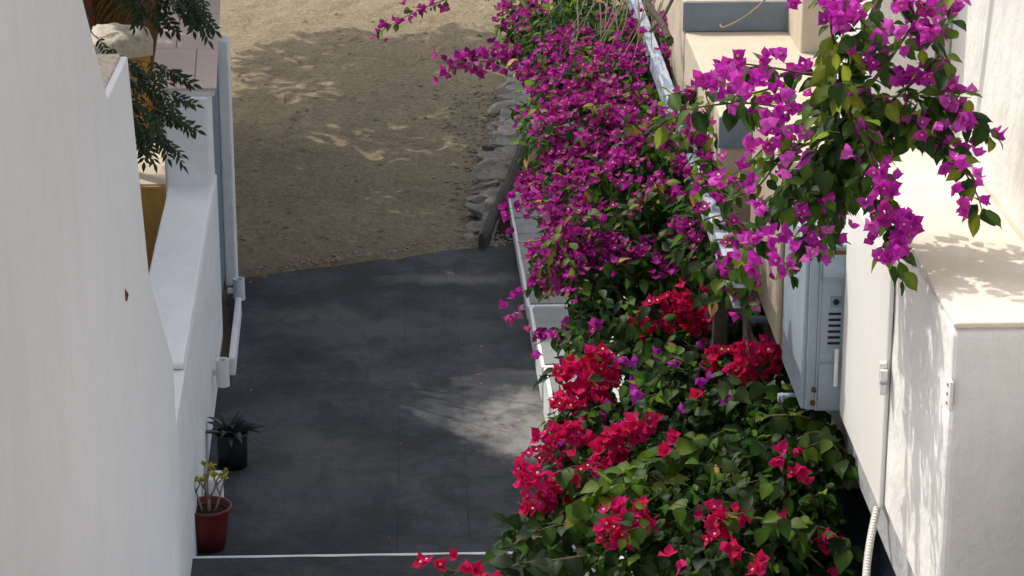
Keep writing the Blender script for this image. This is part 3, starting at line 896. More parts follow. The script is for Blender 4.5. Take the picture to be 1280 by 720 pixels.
# red pot: little yellow-green leaf tips
it = []
for e, d in tips:
    for k in range(9):
        dd = (d + rvec(.8)).normalized()
        it.append(('leaf', random.randrange(5), random.choice([(.30, .27, .05), (.36, .31, .06), (.2, .2, .05)]), e - d * .01 * random.random(), dd, Vector((0, 0, 1)) + rvec(.4), random.uniform(.03, .05)))
write_spray(it, 'leaf', 'leaf', e1_, 60)

# agave
e2_, p2_ = pot('agave_pot', 291, 582, .115, .27, 'black_plastic', 'dark agave with stiff arching leaves in a black pot', .93)
def agave_leaf(p, az, el, L, w, drp):
    bm = bmesh.new(); n = 8; rows = []
    dh = Vector((math.cos(az), math.sin(az), 0)); sdv = Vector((-dh.y, dh.x, 0))
    for k in range(n + 1):
        u = k / n
        c_ = p + dh * (L * u * math.cos(el)) + Vector((0, 0, L * (u * math.sin(el) - drp * u * u)))
        ww = w * (.75 + .9 * u - 1.62 * u * u) if u < 1 else .0
        ww = max(ww, .001)
        rows.append([bm.verts.new(c_ - sdv * ww + Vector((0, 0, ww * .5))), bm.verts.new(c_ - Vector((0, 0, ww * .35))), bm.verts.new(c_ + sdv * ww + Vector((0, 0, ww * .5))), bm.verts.new(c_ + Vector((0, 0, ww * .12)))])
    for k in range(n):
        for q in range(4):
            r = (q + 1) % 4; bm.faces.new((rows[k][q], rows[k][r], rows[k + 1][r], rows[k + 1][q]))
    bmesh.ops.recalc_face_normals(bm, faces=bm.faces)
    me = bpy.data.meshes.new('leaf'); bm.to_mesh(me); bm.free(); me.materials.append(MATS['succulent_green'])
    me.polygons.foreach_set('use_smooth', [True] * len(me.polygons))
    return me
for k in range(17):
    az = k * 2.399 + random.uniform(-.2, .2); el = math.radians([72, 60, 50, 42, 34, 28][min(5, k // 3)])
    me = agave_leaf(Vector((0, 0, .22)), az, el, random.uniform(.27, .36), .036, random.uniform(.25, .75))
    o = bpy.data.objects.new('leaf', me); col.objects.link(o); o.parent = e2_

# ================================================================== RIGHT HOUSE
WX = 1.18
ZE = 5.40
Yn = Px(1192, 427, WX).y
ph = empty('white_house', (1.6, 6, 4.5), 'bright white house wall with ledge where meter cabinets hang', 'house')
YW = 6.98
b = MB(); b.box(WX, 2.8, Yn, YW, 4.63, ZE - .012, 'warm_white_plaster'); wobble(b.build('lower_wall', ph, .02, seg=3), .010)
b = MB(); b.box(WX - .001, 1.469, Yn - .001, YW - .005, ZE - .0119, ZE + .002, 'ledge_cream'); wobble(b.build('ledge_top', ph, .005, seg=3), .008, 4)
b = MB(); b.box(1.47, 2.8, Yn - 3.5, YW, ZE - .3, 9.0, 'warm_white_plaster'); b.build('upper_wall', ph, .012)
b = MB(); b.box(1.245, 1.475, YW + .002, YW + .6, ZE - .1, 9.0, 'warm_white_plaster'); b.build('return_wall', ph, .012)
pp = Py(1190, 120, YW - .02)
b = MB(); b.tube([(pp.x - .005, YW - .02, ZE), (pp.x - .005, YW - .02, 8.8)], .010, 'steel', 10); b.build('pipe', ph, 0, True)
# grey plinth and dark wall under it
b = MB(); b.box(WX + .012, 2.7, Yn + .02, 8.1, 4.50, 4.629, 'gray_plinth'); b.build('plinth', ph, .012)
b = MB(); b.box(WX + .10, 2.6, Yn + .1, 8.0, 3.0, 4.50, 'dark_blue_wall'); b.build('recessed_wall', ph, .01)
# hinge plate on the corner
hp = Px(1188, 492, WX)
b = MB(); b.box(WX - .006, WX + .002, hp.y - .02, hp.y + .012, hp.z - .035, hp.z + .035, 'white_metal'); hpo = b.build('hinge_plate', ph, .002)
for k in range(3):
    b = MB(); zc = hp.z - .022 + .022 * k; b.tube([(WX - .009, hp.y, zc), (WX - .005, hp.y, zc)], .004, 'steel', 8); b.build('screw', ph)
# crumbly joint line at foot of the upper wall
b = MB(); b.box(1.462, 1.471, Yn, YW - .01, ZE - .002, ZE + .006, 'cream_plaster'); b.build('mortar_joint', ph, .003)

# white cabinet door
Ybf = Px(1055, 515, WX).y; Yba = Px(1105, 640, WX).y; Zc0 = Px(1080, 577, WX).z
Zc1 = Px(1066, 237, WX).z
def rounded_panel(name, x0, x1, y0, y1, z0, z1, r, m, parent, bevel=.006):
    pts = []
    for (cy, cz, a0) in ((y1 - r, z0 + r, -90), (y1 - r, z1 - r, 0), (y0 + r * .4, z1 - r * .4, 90), (y0 + r * .4, z0 + r * .4, 180)):
        rr = r if a0 in (-90, 0) else r * .4
        for k in range(6):
            a = math.radians(a0 + 90 * k / 5); pts.append((x1, cy + rr * math.cos(a), cz + rr * math.sin(a)))
    b = MB(); b.prism(pts, (x0 - x1, 0, 0), m); return b.build(name, parent, bevel)
wc = empty('white_meter_cabinet', (WX - .02, (Ybf + Yba) / 2, Zc0), 'cream white metal meter cabinet door on the wall with knuckle hinges', 'cabinet')
wdoor = rounded_panel('door', WX - .014, WX - .001, Yba, Ybf, Zc0, Zc1, .02, 'white_metal', wc)
for zz_, dx in ((Px(1108, 468, WX - .02).z, 0), (Px(1112, 490, WX - .02).z, .0)):
    for k in range(2):
        yk = Yba - .004 - .016 * k
        b = MB(); b.tube([(WX - .022, yk, zz_ - .022 - .014 * k), (WX - .022, yk, zz_ + .018 - .014 * k)], .010, 'white_metal', 12); b.build('hinge', wdoor, .002)
b = MB(); b.tube([(WX - .03, Ybf - .012, Zc0 + .09), (WX - .03, Ybf - .012, Zc0 + .2)], .006, 'white_metal', 8); b.build('latch', wdoor)

# blue box
Yb = Ybf + .012
xb0 = Py(1001, 512, Yb).x; zb0 = Py(1028, 514, Yb).z; zb1 = Py(1028, 308, Yb).z
Yb2 = Px(976, 454, xb0).y
bb_ = empty('blue_meter_box', ((xb0 + WX) / 2, Yb + .15, zb0), 'pale blue rusting metal meter box with louvre slots between the cabinets', 'meter box')
def box_bev(name, *a, bevel=.01):
    b = MB(); b.box(*a[:7]); return b.build(name, a[7], bevel)
box_bev('casing', xb0, WX + .02, Yb + .012, Yb2 - .01, zb0, zb1, 'blue_metal', bb_, bevel=.008)
xf0 = xb0 + .045
box_bev('frame', xb0 + .012, xb0 + .04, Yb, Yb + .0115, zb0 + .004, zb1 - .004, 'blue_metal', bb_, bevel=.003)
# front lid: an upright shell with a bulged band and lip
def lidprof():
    H = zb1 - zb0
    pts = []
    for k in range(41):
        u = k / 40; z_ = zb0 + .004 + (H - .03) * u
        y_ = Yb - .006
        if .84 < u < .955: y_ -= .016 * math.sin((u - .84) / .115 * math.pi) ** .6
        if .30 < u < .36: y_ -= .004
        if u < .30: y_ -= .004 + .006 * math.sin(u / .30 * math.pi)
        pts.append((y_, z_))
    return pts
lp = lidprof()
b = MB(); b.prism([(xf0, Yb + .012, zb0 + .004)] + [(xf0, y_, z_) for y_, z_ in lp] + [(xf0, Yb + .012, lp[-1][1])], (WX - .004 - xf0, 0, 0), 'blue_metal')
lid = b.build('lid', bb_, .004)
H = zb1 - zb0
xm0, xm1 = xf0 + .022, WX - .02
for k in range(6):
    zc = zb0 + H * .415 + k * .0175
    b = MB(); b.box(xm0, xm1, Yb - .0085, Yb - .0062, zc, zc + .007, 'dark_slot'); b.build('louvre_slot', lid)
zl = zb0 + H * .415 + 6 * .0175 + .006
b = MB(); b.box(xm0 + .004, xm1, Yb - .0085, Yb - .0062, zl, zl + .032, 'blue_gray_paint'); b.build('lock_plate', lid, .003)
b = MB(); b.tube([(xm1 - .015, Yb - .010, zl + .016), (xm1 - .015, Yb - .005, zl + .016)], .009, 'dark_slot', 12); b.build('keyhole', lid)
b = MB(); b.box(xf0 - .004, WX - .01, Yb - .004, Yb - .0005, zb1 - .024, zb1 - .012, 'rust'); b.build('rusty_hinge', bb_)
b = MB(); b.tube([(xf0 - .003, Yb - .003, zb0 + .004), (xf0 - .003, Yb - .003, zb1 - .03)], .004, 'blue_metal', 8); b.build('hinge_rod', bb_)
for (sx, sz) in ((xf0 - .012, .02), (xf0 + .004, .035), (xf0 - .01, .06)):
    b = MB(); b.lathe([(.006, 0), (.009, .006), (.006, .014)], 'rust', 8, (sx, Yb - .002, zb0 + sz)); b.build('rust_spot', bb_)
for (px, py) in ((985, 497), (948, 400)):
    p = Px(px, py, xb0 - .005)
    b = MB(); b.tube([(p.x - .03, p.y, p.z), (p.x + .1, p.y, p.z)], .014, 'blue_metal', 10); b.tube([(p.x - .022, p.y, p.z - .004), (p.x - .012, p.y, p.z - .004)], .019, 'blue_metal', 6); b.build('mounting_lug', bb_, .002)

# beige cabinet
Yg0, Yg1 = Yb2, Px(938, 351, xb0).y
bc = empty('beige_meter_cabinet', ((xb0 + WX) / 2, (Yg0 + Yg1) / 2, zb0), 'beige metal cabinet half hidden behind magenta flowers', 'cabinet')
box_bev('casing', xb0 + .004, WX + .02, Yg0 + .002, Yg1, zb0 + .02, zb1 + .1, 'beige_metal', bc, bevel=.006)
box_bev('door', xb0 - .010, xb0 + .0035, Yg0 + .03, Yg1 - .02, zb0 + .035, zb1 + .085, 'beige_metal', bc, bevel=.005)
box_bev('top_cover', xb0 - .02, WX + .02, Yg0 - .01, Yg1 + .02, zb1 + .102, zb1 + .125, 'cream_plaster', bc, bevel=.006)

# corrugated conduit
c0 = Px(1096, 636, WX - .015); c1 = Px(1087, 722, WX - .06)
b = MB(); pts = []; rad = []
nn = 150
for k in range(nn):
    u = k / (nn - 1) * 1.6
    p = c0 + (c1 - c0) * u + Vector((-.01 * math.sin(u * 2), 0, 0)); pts.append(p); rad.append(.0105 if k % 4 < 2 else .0085)
b.tube(pts, rad, 'conduit_plastic', 12)
tag(b.build('conduit'), 'cream corrugated plastic conduit hanging under the white cabinet', 'conduit')

# broad painted steps beyond
bs_ = empty('painted_steps', (1.2, 9, 4.9)); tag(bs_, kind='structure')
yr1 = Pz(893, 185, 5.05).y
yr2 = Pz(905, 39, 5.16).y
box_bev('step', 1.2, 1.9, YW + .003, yr1, 4.3, 5.05, 'cream_plaster', bs_, bevel=.008)
box_bev('step', .96, 1.9, yr1 + .002, yr2, 4.3, 5.16, 'cream_plaster', bs_, bevel=.008)
box_bev('step', .957, 1.45, yr2 + .002, 11.2, 4.3, 5.275, 'cream_plaster', bs_, bevel=.008)
box_bev('riser', .955, 1.895, yr1 - .014, yr1 - .001, 5.052, 5.157, 'blue_gray_paint', bs_, bevel=.003)
box_bev('riser', .952, 1.38, yr2 - .014, yr2 - .001, 5.162, 5.272, 'blue_gray_paint', bs_, bevel=.003)
box_bev('gap_shade_strip', .916, .954, 7.6, 11.2, 4.3, 4.62, 'dark_blue_wall', bs_, bevel=.003)  # dark strip standing in for the shaded gap beside the rail
cw = empty('cream_wall', (1.6, yr2, 5), 'cream rendered wall with blue skirting at the back of the painted steps', 'wall')
xa = Py(1002, 30, yr2 - .35).x
box_bev('wall_body', xa, 1.9, yr2 - .35, yr2 + 1.5, 5.155, 7.5, 'cream_plaster', cw, bevel=.01)
box_bev('skirting', xa + .08, 1.9, yr2 - .362, yr2 - .351, 5.162, 5.20, 'blue_gray_paint', cw, bevel=.002)

# peeling painted plank rail
RX = .90
r0, r1 = Px(930, 352, RX), Px(830, 86, RX)
rl = empty('plank_rail', (RX, r0.y, 4.3), 'plank rail with peeling white and blue paint beside the purple bougainvillea', 'railing')
zr = (r0.z + r1.z) / 2
for k in range(1):
    za = zr - .003 - k * .105
    b = MB(); b.box(RX - .028 + .004 * (k % 2), RX, r0.y - .05 * k, r1.y + 2.6, za - .075, za, 'peeling_blue_paint'); b.build('plank', rl, .004)
b = MB(); b.box(RX - .036, RX + .006, r0.y - .05, r1.y + 2.62, zr, zr + .014, 'peeling_blue_paint'); b.build('top_rail', rl, .004)
for k in range(4):
    yv = r0.y + .7 + k * 1.25
    b = MB(); b.box(RX + .001, RX + .045, yv, yv + .05, 3.95, zr - .002, 'weathered_wood'); b.build('post', rl, .004)

# terrace on which the bougainvilleas root
tr_ = empty('terrace', (1.2, 9, 0)); tag(tr_, kind='structure')
box_bev('terrace_wall', .64, 2.6, 5.0, 8.3, -.2, 3.72, 'white_plaster', tr_, bevel=.02)
box_bev('terrace_wall', .89, 2.6, 8.302, 12.2, -.2, 3.72, 'white_plaster', tr_, bevel=.02)
box_bev('planting_soil', .70, 1.27, 5.4, 8.25, 3.70, 3.95, 'dark_soil', tr_, bevel=.02)
box_bev('planting_soil', .90, 1.27, 8.26, 12.1, 3.70, 3.95, 'dark_soil', tr_, bevel=.02)

# ================================================================== BOUGAINVILLEAS
def ell(px, py, Z, rx, ry, rz): return (Pd(px, py, Z), Vector((rx, ry, rz)))
def inside(p, E, k=1.0):
    for c_, r_ in E:
        d = p - c_
        if (d.x / r_.x) ** 2 + (d.y / r_.y) ** 2 + (d.z / r_.z) ** 2 < k: return True
    return False
def first_hit(px, py, E):
    d = ray(px, py); best = None
    for c_, r_ in E:
        o_ = CAM - c_
        a = sum((d[i] / r_[i]) ** 2 for i in range(3)); b_ = 2 * sum(d[i] * o_[i] / r_[i] ** 2 for i in range(3)); c2 = sum((o_[i] / r_[i]) ** 2 for i in range(3)) - 1
        disc = b_ * b_ - 4 * a * c2
        if disc > 0:
            t_ = (-b_ - math.sqrt(disc)) / (2 * a)
            if best is None or t_ < best[0]:
                p = CAM + d * t_; n_ = Vector([(p[i] - c_[i]) / r_[i] ** 2 for i in range(3)]).normalized(); best = (t_, p, n_)
    if best is None:
        bd = None
        for c_, r_ in E:
            q = proj(c_); dd = math.hypot(q[0] - px, q[1] - py)
            if bd is None or dd < bd[0]: bd = (dd, q[2])
        p = Pd(px, py, bd[1]); return p, -ray(px, py).normalized()
    return best[1], best[2]
def fill_leaves(items, E, n, kind, tints, smin, smax, dens=lambda p: 1.0, shell=.55):
    vols = np.array([r_.x * r_.y * r_.z for c_, r_ in E]); cum = np.cumsum(vols / vols.sum())
    made = 0; tries = 0
    nk = len(HEART) if kind == 'heart' else len(LEAF)
    while made < n and tries < n * 14:
        tries += 1
        c_, r_ = E[int(np.searchsorted(cum, random.random()))]
        d = rvec().normalized(); rr = shell + (1.06 - shell) * random.random() ** .6
        p = c_ + Vector((d.x * r_.x, d.y * r_.y, d.z * r_.z)) * rr
        if in_obst(p) or random.random() > dens(p): continue
        # clumpy crown: thin out by noise
        if noise.noise(p * 9) < -.18 and random.random() < .75: continue
        if rr > .72 and noise.noise(p * 7.5 + Vector((3, 1, 7))) < .03 and random.random() < .9: continue
        zd = (d * .7 + Vector((0, 0, .9)) + SUN * .3 + rvec(.45)).normalized()
        yd = (Vector((d.x, d.y, 0)) * .6 + Vector((0, 0, -.45)) + rvec(.6))
        items.append((kind, random.randrange(nk), random.choice(tints), p, yd, zd, random.uniform(smin, smax))); made += 1
def stems(root, E, n, base_pts, name, m='vine_stem', r0=.012, hang=.12):
    for k in range(n):
        b = MB(); s_ = random.choice(base_pts); s_ = Vector(s_) + Vector((random.uniform(-.03, .04), random.uniform(-.05, .05), 0))
        c_, r_ = random.choice(E); d = rvec().normalized(); d.z = abs(d.z) * .7
        e = c_ + Vector((d.x * r_.x, d.y * r_.y, d.z * r_.z)) * .95
        if in_obst(e): continue
        mid = s_.lerp(c_, .5) + rvec(.04); m2 = c_.lerp(e, .4) + rvec(.03) + Vector((0, 0, hang * .5))
        rr = r0 * random.uniform(.4, 1.0)
        P = [s_, s_.lerp(mid, .5) + rvec(.02), mid, mid.lerp(m2, .5) + rvec(.02), m2, m2.lerp(e, .5) + rvec(.015), e]
        b.tube(P, [rr, rr * .9, rr * .8, rr * .65, rr * .5, rr * .38, rr * .2], m, 5, False)
        b.build(name, root, 0, True)

# ---- purple bougainvillea along the rail
EP = [ell(752, 165, 9.9, .33, .75, .24), ell(770, 300, 9.0, .30, .55, .24), ell(730, 60, 11.0, .30, .8, .22), ell(815, 70, 10.4, .20, .5, .20),
      ell(722, 245, 9.6, .17, .45, .20), ell(738, 325, 9.0, .19, .4, .19), ell(835, 230, 9.0, .20, .5, .22), ell(872, 215, 8.7, .09, .35, .12), ell(905, 325, 8.0, .07, .25, .10), ell(790, 400, 8.5, .24, .4, .2),
      ell(655, 25, 11.6, .12, .3, .12), ell(752, 410, 8.7, .13, .3, .12), ell(880, 300, 8.2, .10, .4, .16)]
bp_ = empty('purple_bougainvillea', (.85, 9.2, 3.9), 'dense purple bougainvillea spilling over the rail above the flagged steps', 'bougainvillea')
L = []; FL = []
fill_leaves(L, EP, 7500, 'leaf', LEAF_TINTS + DARK_TINTS, .036, .062, shell=.45)
fill_leaves(L, EP, 170, 'leaf', DRY_TINTS, .04, .06, shell=.8)
MAGC = [(700, 108, 46, 24, 60), (765, 118, 52, 24, 62), (742, 150, 62, 20, 50), (818, 48, 38, 30, 60), (840, 82, 24, 18, 26), (722, 62, 26, 14, 16), (655, 18, 36, 22, 52), (678, 150, 32, 20, 26),
        (700, 186, 30, 24, 36), (752, 196, 58, 24, 50), (664, 240, 22, 26, 28), (692, 232, 26, 22, 26), (742, 250, 50, 20, 40), (722, 290, 50, 22, 60), (702, 330, 46, 30, 92), (668, 308, 28, 14, 22),
        (762, 322, 34, 18, 24), (842, 230, 24, 20, 22), (852, 290, 18, 20, 16), (832, 330, 18, 18, 14), (792, 312, 24, 14, 14), (690, 420, 20, 10, 10), (742, 412, 18, 10, 8), (700, 372, 24, 12, 14),
        (800, 165, 44, 16, 32), (668, 92, 26, 14, 26), (780, 80, 40, 18, 26), (850, 195, 20, 14, 10), (690, 270, 30, 14, 22), (795, 240, 36, 14, 16), (656, 345, 14, 12, 8), (690, 60, 20, 14, 12), (770, 20, 22, 14, 12), (868, 205, 18, 16, 10), (885, 255, 14, 18, 9), (880, 150, 14, 12, 6), (905, 320, 12, 14, 6), (852, 112, 18, 30, 16), (735, 100, 60, 30, 36), (760, 170, 70, 30, 40)]
def open_view(p):
    # hollows in the bush's left flank, where the treads of the flagged steps show
    px, py, Z = proj(p)
    return (px < 684 and 262 < py < 302) or (px < 716 and 368 < py < 410) or (px < 706 and 424 < py < 456) or (px < 660 and 300 < py < 520)
for (cx, cy, rx, ry, n) in MAGC:
    lift = random.uniform(-.05, .10)
    for k in range(int(n * 3.2)):
        a = random.uniform(0, 6.28); r_ = math.sqrt(random.random())
        px, py = cx + rx * r_ * math.cos(a), cy + ry * r_ * math.sin(a)
        p, n_ = first_hit(px, py, EP)
        p = p + n_ * (random.uniform(-.025, .03) + lift * (1 - .8 * r_ * r_))
        if open_view(p): continue
        if noise.noise(p * 8.5 + Vector((5, 0, 0))) < .0 and random.random() < .85: continue
        if in_obst(p): continue
        flowers_add(FL, p, MAG_TINTS, random.uniform(.019, .029), n_ * .8 + Vector((0, 0, .4)) + SUN * .3)
def twig_path(pts, Z0, Z1):
    n = len(pts)
    return [Pd(px, py, Z0 + (Z1 - Z0) * k / (n - 1)) for k, (px, py) in enumerate(pts)]
def smooth_path(P, n=8):
    out = []
    for i in range(len(P) - 1):
        a = P[max(i - 1, 0)]; b_ = P[i]; c_ = P[i + 1]; d = P[min(i + 2, len(P) - 1)]
        for k in range(n):
            t_ = k / n
            out.append(.5 * ((2 * b_) + (c_ - a) * t_ + (2 * a - 5 * b_ + 4 * c_ - d) * t_ * t_ + (3 * b_ - a - 3 * c_ + d) * t_ ** 3))
    out.append(P[-1]); return out
CUR = [bp_]
def strand(pts, Z0, Z1, r0, L, FL, leafn, flown, ltints, ftints, ls, fsz, fl_from=0.0, spread=.02, stem='vine_stem', kind='leaf', fl_to=1.0):
    P = smooth_path(twig_path(pts, Z0, Z1))
    n = len(P)
    b = MB(); b.tube(P, [r0 * (1 - .75 * k / (n - 1)) for k in range(n)], stem, 5, False); b.build('branch', CUR[0], 0, True)
    nk = len(HEART) if kind == 'heart' else len(LEAF)
    for k in range(leafn):
        u = (k + random.random()) / leafn * (n - 1.01); i = int(u); p = P[i].lerp(P[i + 1], u - i)
        tg = (P[i + 1] - P[i]).normalized()
        side = tg.cross(rvec()).normalized()
        side = (side + R_ * (1 if k % 2 else -1) * .7).normalized()
        yd = side * .9 + tg * .35 + Vector((0, 0, -.55)) + rvec(.25)
        zd = Vector((0, 0, .8)) + SUN * .3 - F_ * .35 + rvec(.35)
        L.append((kind, random.randrange(nk), random.choice(ltints), p + side * .008, yd, zd, random.uniform(*ls)))
    for k in range(flown):
        u = (fl_from + (fl_to - fl_from) * random.random()) * (n - 1.01); i = int(u); p = P[i].lerp(P[i + 1], u - i)
        off = rvec(spread); p = p + off
        flowers_add(FL, p, ftints, random.uniform(*fsz), off.normalized() * .8 + Vector((0, 0, .2)) - F_ * .5)
# sprays that reach out over the sand
strand([(690, 60), (650, 66), (610, 76), (562, 80)], 11.0, 11.3, .006, L, FL, 26, 84, LEAF_TINTS, MAG_TINTS, (.035, .055), (.028, .040), .25, .032)
strand([(660, 20), (600, -12), (550, 2), (505, 22), (468, 44)], 11.6, 11.9, .005, L, FL, 24, 26, LEAF_TINTS, MAG_TINTS, (.035, .05), (.022, .032), .45, .025)
strand([(760, 300), (700, 285), (660, 270), (645, 262)], 9.0, 9.3, .006, L, FL, 14, 14, LEAF_TINTS, MAG_TINTS, (.035, .05), (.026, .036), .4, .03)
strand([(800, 380), (750, 400), (700, 415), (668, 432)], 8.6, 8.8, .006, L, FL, 26, 14, DARK_TINTS, MAG_TINTS, (.04, .06), (.026, .036), .3, .03)
strand([(800, 420), (750, 440), (710, 455), (678, 478)], 8.5, 8.7, .006, L, FL, 26, 6, DARK_TINTS, MAG_TINTS, (.04, .06), (.026, .036), .3, .03)
strand([(740, 340), (690, 350), (655, 365), (642, 385)], 8.9, 9.1, .006, L, FL, 20, 10, LEAF_TINTS, MAG_TINTS, (.04, .055), (.026, .036), .3, .03)
strand([(830, 100), (870, 60), (900, 30)], 10.0, 9.7, .005, L, FL, 14, 10, LEAF_TINTS, MAG_TINTS, (.04, .055), (.028, .036), .2, .025)
for k in range(46):                                       # upright leafy shoots
    px, py = random.uniform(670, 905), random.uniform(60, 345); p, n_ = first_hit(px, py, EP); Z = proj(p)[2]
    strand([(px, py), (px + random.uniform(-18, 18), py - 12), (px + random.uniform(-30, 30), py - 26)], Z, Z - .12, .003, L, FL, 9, 2, LEAF_TINTS + YELLOW_TINTS, MAG_TINTS, (.03, .05), (.026, .034), .5, .015)
stems(bp_, EP, 70, [(.97, 8.6, 3.93), (.97, 9.3, 3.93), (.97, 10.3, 3.93)], 'branch', r0=.02)
for (a, b_, Zs) in (((835, 120), (884, 128), 9.1), ((850, 165), (896, 172), 8.5), ((862, 205), (902, 214), 8.2), ((872, 235), (918, 250), 7.95), ((880, 275), (926, 285), 7.75), ((893, 300), (934, 322), 7.6), ((850, 150), (872, 110), 9.1), ((893, 330), (944, 368), 7.3), ((898, 345), (938, 385), 7.3), ((905, 322), (930, 352), 7.35), ((870, 250), (895, 222), 8.1)):
    mx_, my_ = (a[0] + b_[0]) / 2, (a[1] + b_[1]) / 2 - 10
    strand([a, (mx_, my_), b_], Zs, Zs - .05, .003, L, FL, 14, 7, LEAF_TINTS + YELLOW_TINTS[1:], MAG_TINTS, (.035, .058), (.024, .034), .2, .022)
# dead pale twigs at the top
b = MB()
for k in range(26):
    px, py = random.uniform(705, 860), random.uniform(-30, 10); Z = random.uniform(9.7, 10.6)
    dx = random.uniform(-50, 15)
    P = smooth_path(twig_path([(px, py), (px + dx * .3, py + 30), (px + dx * .7 + random.uniform(-8, 8), py + 62), (px + dx + random.uniform(-10, 10), py + random.uniform(70, 112))], Z, Z - .1), 5)
    r_ = random.uniform(.0018, .0042); b.tube(P, [r_ * (1 - .7 * q / (len(P) - 1)) for q in range(len(P))], 'twig_pale', 4, False)
P = smooth_path(twig_path([(806, -20), (812, 8), (826, 28), (836, 48)], 9.6, 9.5), 5); b.tube(P, .013, 'gray_bark', 7, False)
P = smooth_path(twig_path([(850, -20), (838, 4), (828, 22), (812, 40)], 9.6, 9.6), 5); b.tube(P, .007, 'gray_bark', 6, False)
P = smooth_path(twig_path([(900, 30), (905, 34), (930, 22), (952, 4), (965, -10)], 9.1, 9.0), 5); b.tube(P, .0035, 'twig_pale', 5, False)
P = smooth_path(twig_path([(647, 303), (668, 301), (700, 296), (740, 290), (800, 286)], 8.75, 8.7), 5); b.tube(P, .003, 'twig_pale', 5, False)
b.build('dead_twigs', bp_, 0, True)['kind'] = 'stuff'
L = [i for i in L if not open_view(i[3])]
write_spray(L, 'leaf', 'leaf', bp_, 300); write_spray(FL, 'flower', 'bract', bp_, 300)

# ---- red bougainvillea in front of the cabinets
ER = [ell(880, 560, 7.9, .32, .45, .24), ell(975, 620, 7.5, .18, .35, .26), ell(790, 640, 7.7, .26, .35, .18), ell(850, 470, 8.3, .28, .35, .16),
      ell(950, 500, 7.9, .14, .3, .12), ell(740, 560, 8.1, .15, .3, .16), ell(690, 680, 7.6, .15, .25, .1), ell(900, 680, 7.3, .36, .35, .16), ell(1030, 590, 7.5, .09, .2, .16), ell(930, 420, 8.3, .10, .2, .1)]
br_ = empty('red_bougainvillea', (.85, 7.3, 3.9), 'red bougainvillea with large dark leaves growing below the meter boxes', 'bougainvillea')
L = []; FL = []; CUR[0] = br_
fill_leaves(L, ER, 7500, 'heart', DARK_TINTS + DARK_TINTS + LEAF_TINTS[:4], .026, .056, shell=.35)
fill_leaves(L, ER, 2200, 'leaf', LEAF_TINTS, .025, .045, shell=.75)
fill_leaves(L, ER, 60, 'leaf', DRY_TINTS, .03, .05, shell=.6)
REDC = [(825, 394, 24, 20, 30), (870, 378, 22, 20, 26), (868, 402, 20, 18, 18), (738, 462, 28, 22, 34), (728, 490, 30, 24, 36), (725, 512, 24, 14, 14), (705, 552, 24, 18, 22), (718, 540, 16, 12, 8), (682, 590, 30, 24, 32), (690, 618, 28, 22, 26), (668, 612, 18, 16, 12),
        (783, 548, 22, 12, 13), (800, 532, 18, 10, 10), (752, 565, 18, 14, 10), (935, 452, 38, 16, 26), (958, 444, 16, 14, 12), (900, 452, 22, 12, 12), (780, 652, 28, 16, 20), (798, 646, 16, 10, 8), (762, 668, 14, 12, 8), (912, 650, 20, 11, 10), (892, 642, 14, 10, 5), (900, 684, 14, 14, 7),
        (978, 564, 4, 4, 1), (974, 576, 5, 4, 2), (997, 592, 6, 5, 3), (1008, 606, 4, 4, 1), (1036, 684, 12, 8, 6), (1042, 706, 6, 6, 2), (835, 570, 7, 6, 2), (735, 600, 12, 10, 5), (1000, 560, 4, 3, 1), (885, 640, 8, 6, 2), (870, 500, 8, 6, 2), (840, 700, 10, 8, 2), (950, 715, 10, 8, 3), (980, 658, 5, 4, 1), (850, 548, 6, 5, 2), (730, 575, 10, 8, 3), (860, 640, 5, 5, 1)]
for (cx, cy, rx, ry, n) in REDC:
    p0, n0_ = first_hit(cx, cy, ER); Z0 = proj(p0)[2]
    for k in range(int(n * 1.15)):
        a = random.uniform(0, 6.28); r_ = math.sqrt(random.random())
        ca, sa = r_ * math.cos(a), r_ * math.sin(a)
        dome = math.sqrt(max(0, 1 - r_ * r_))
        p = Pd(cx + 1.15 * rx * ca + random.gauss(0, 3), cy + 1.12 * ry * sa + random.gauss(0, 3), Z0 - .03 - .05 * dome + random.uniform(-.015, .02))
        if in_obst(p): continue
        out = (R_ * ca - U_ * sa - F_ * dome).normalized()
        flowers_add(FL, p, RED_TINTS if cy < 520 else CRIMSON_TINTS + RED_TINTS[:2], random.uniform(.028, .040), out + Vector((0, 0, .3)), .45)
PUR = [(798, 482), (780, 488), (792, 500), (812, 490), (822, 476), (784, 466), (845, 470), (862, 480), (838, 492), (880, 430), (870, 470), (792, 455), (755, 515), (770, 500), (888, 470), (850, 448), (905, 500), (765, 540), (785, 445), (860, 425), (842, 520), (815, 440), (835, 455), (775, 452), (700, 540)]
for (px, py) in PUR:
    p0, n0_ = first_hit(px, py, ER)
    for k in range(random.choice([0, 1, 1])):
        p = p0 + rvec(.012) - F_ * .03
        flowers_add(FL, p, PURPLE_TINTS, random.uniform(.026, .036), -F_ + rvec(.4), .5)
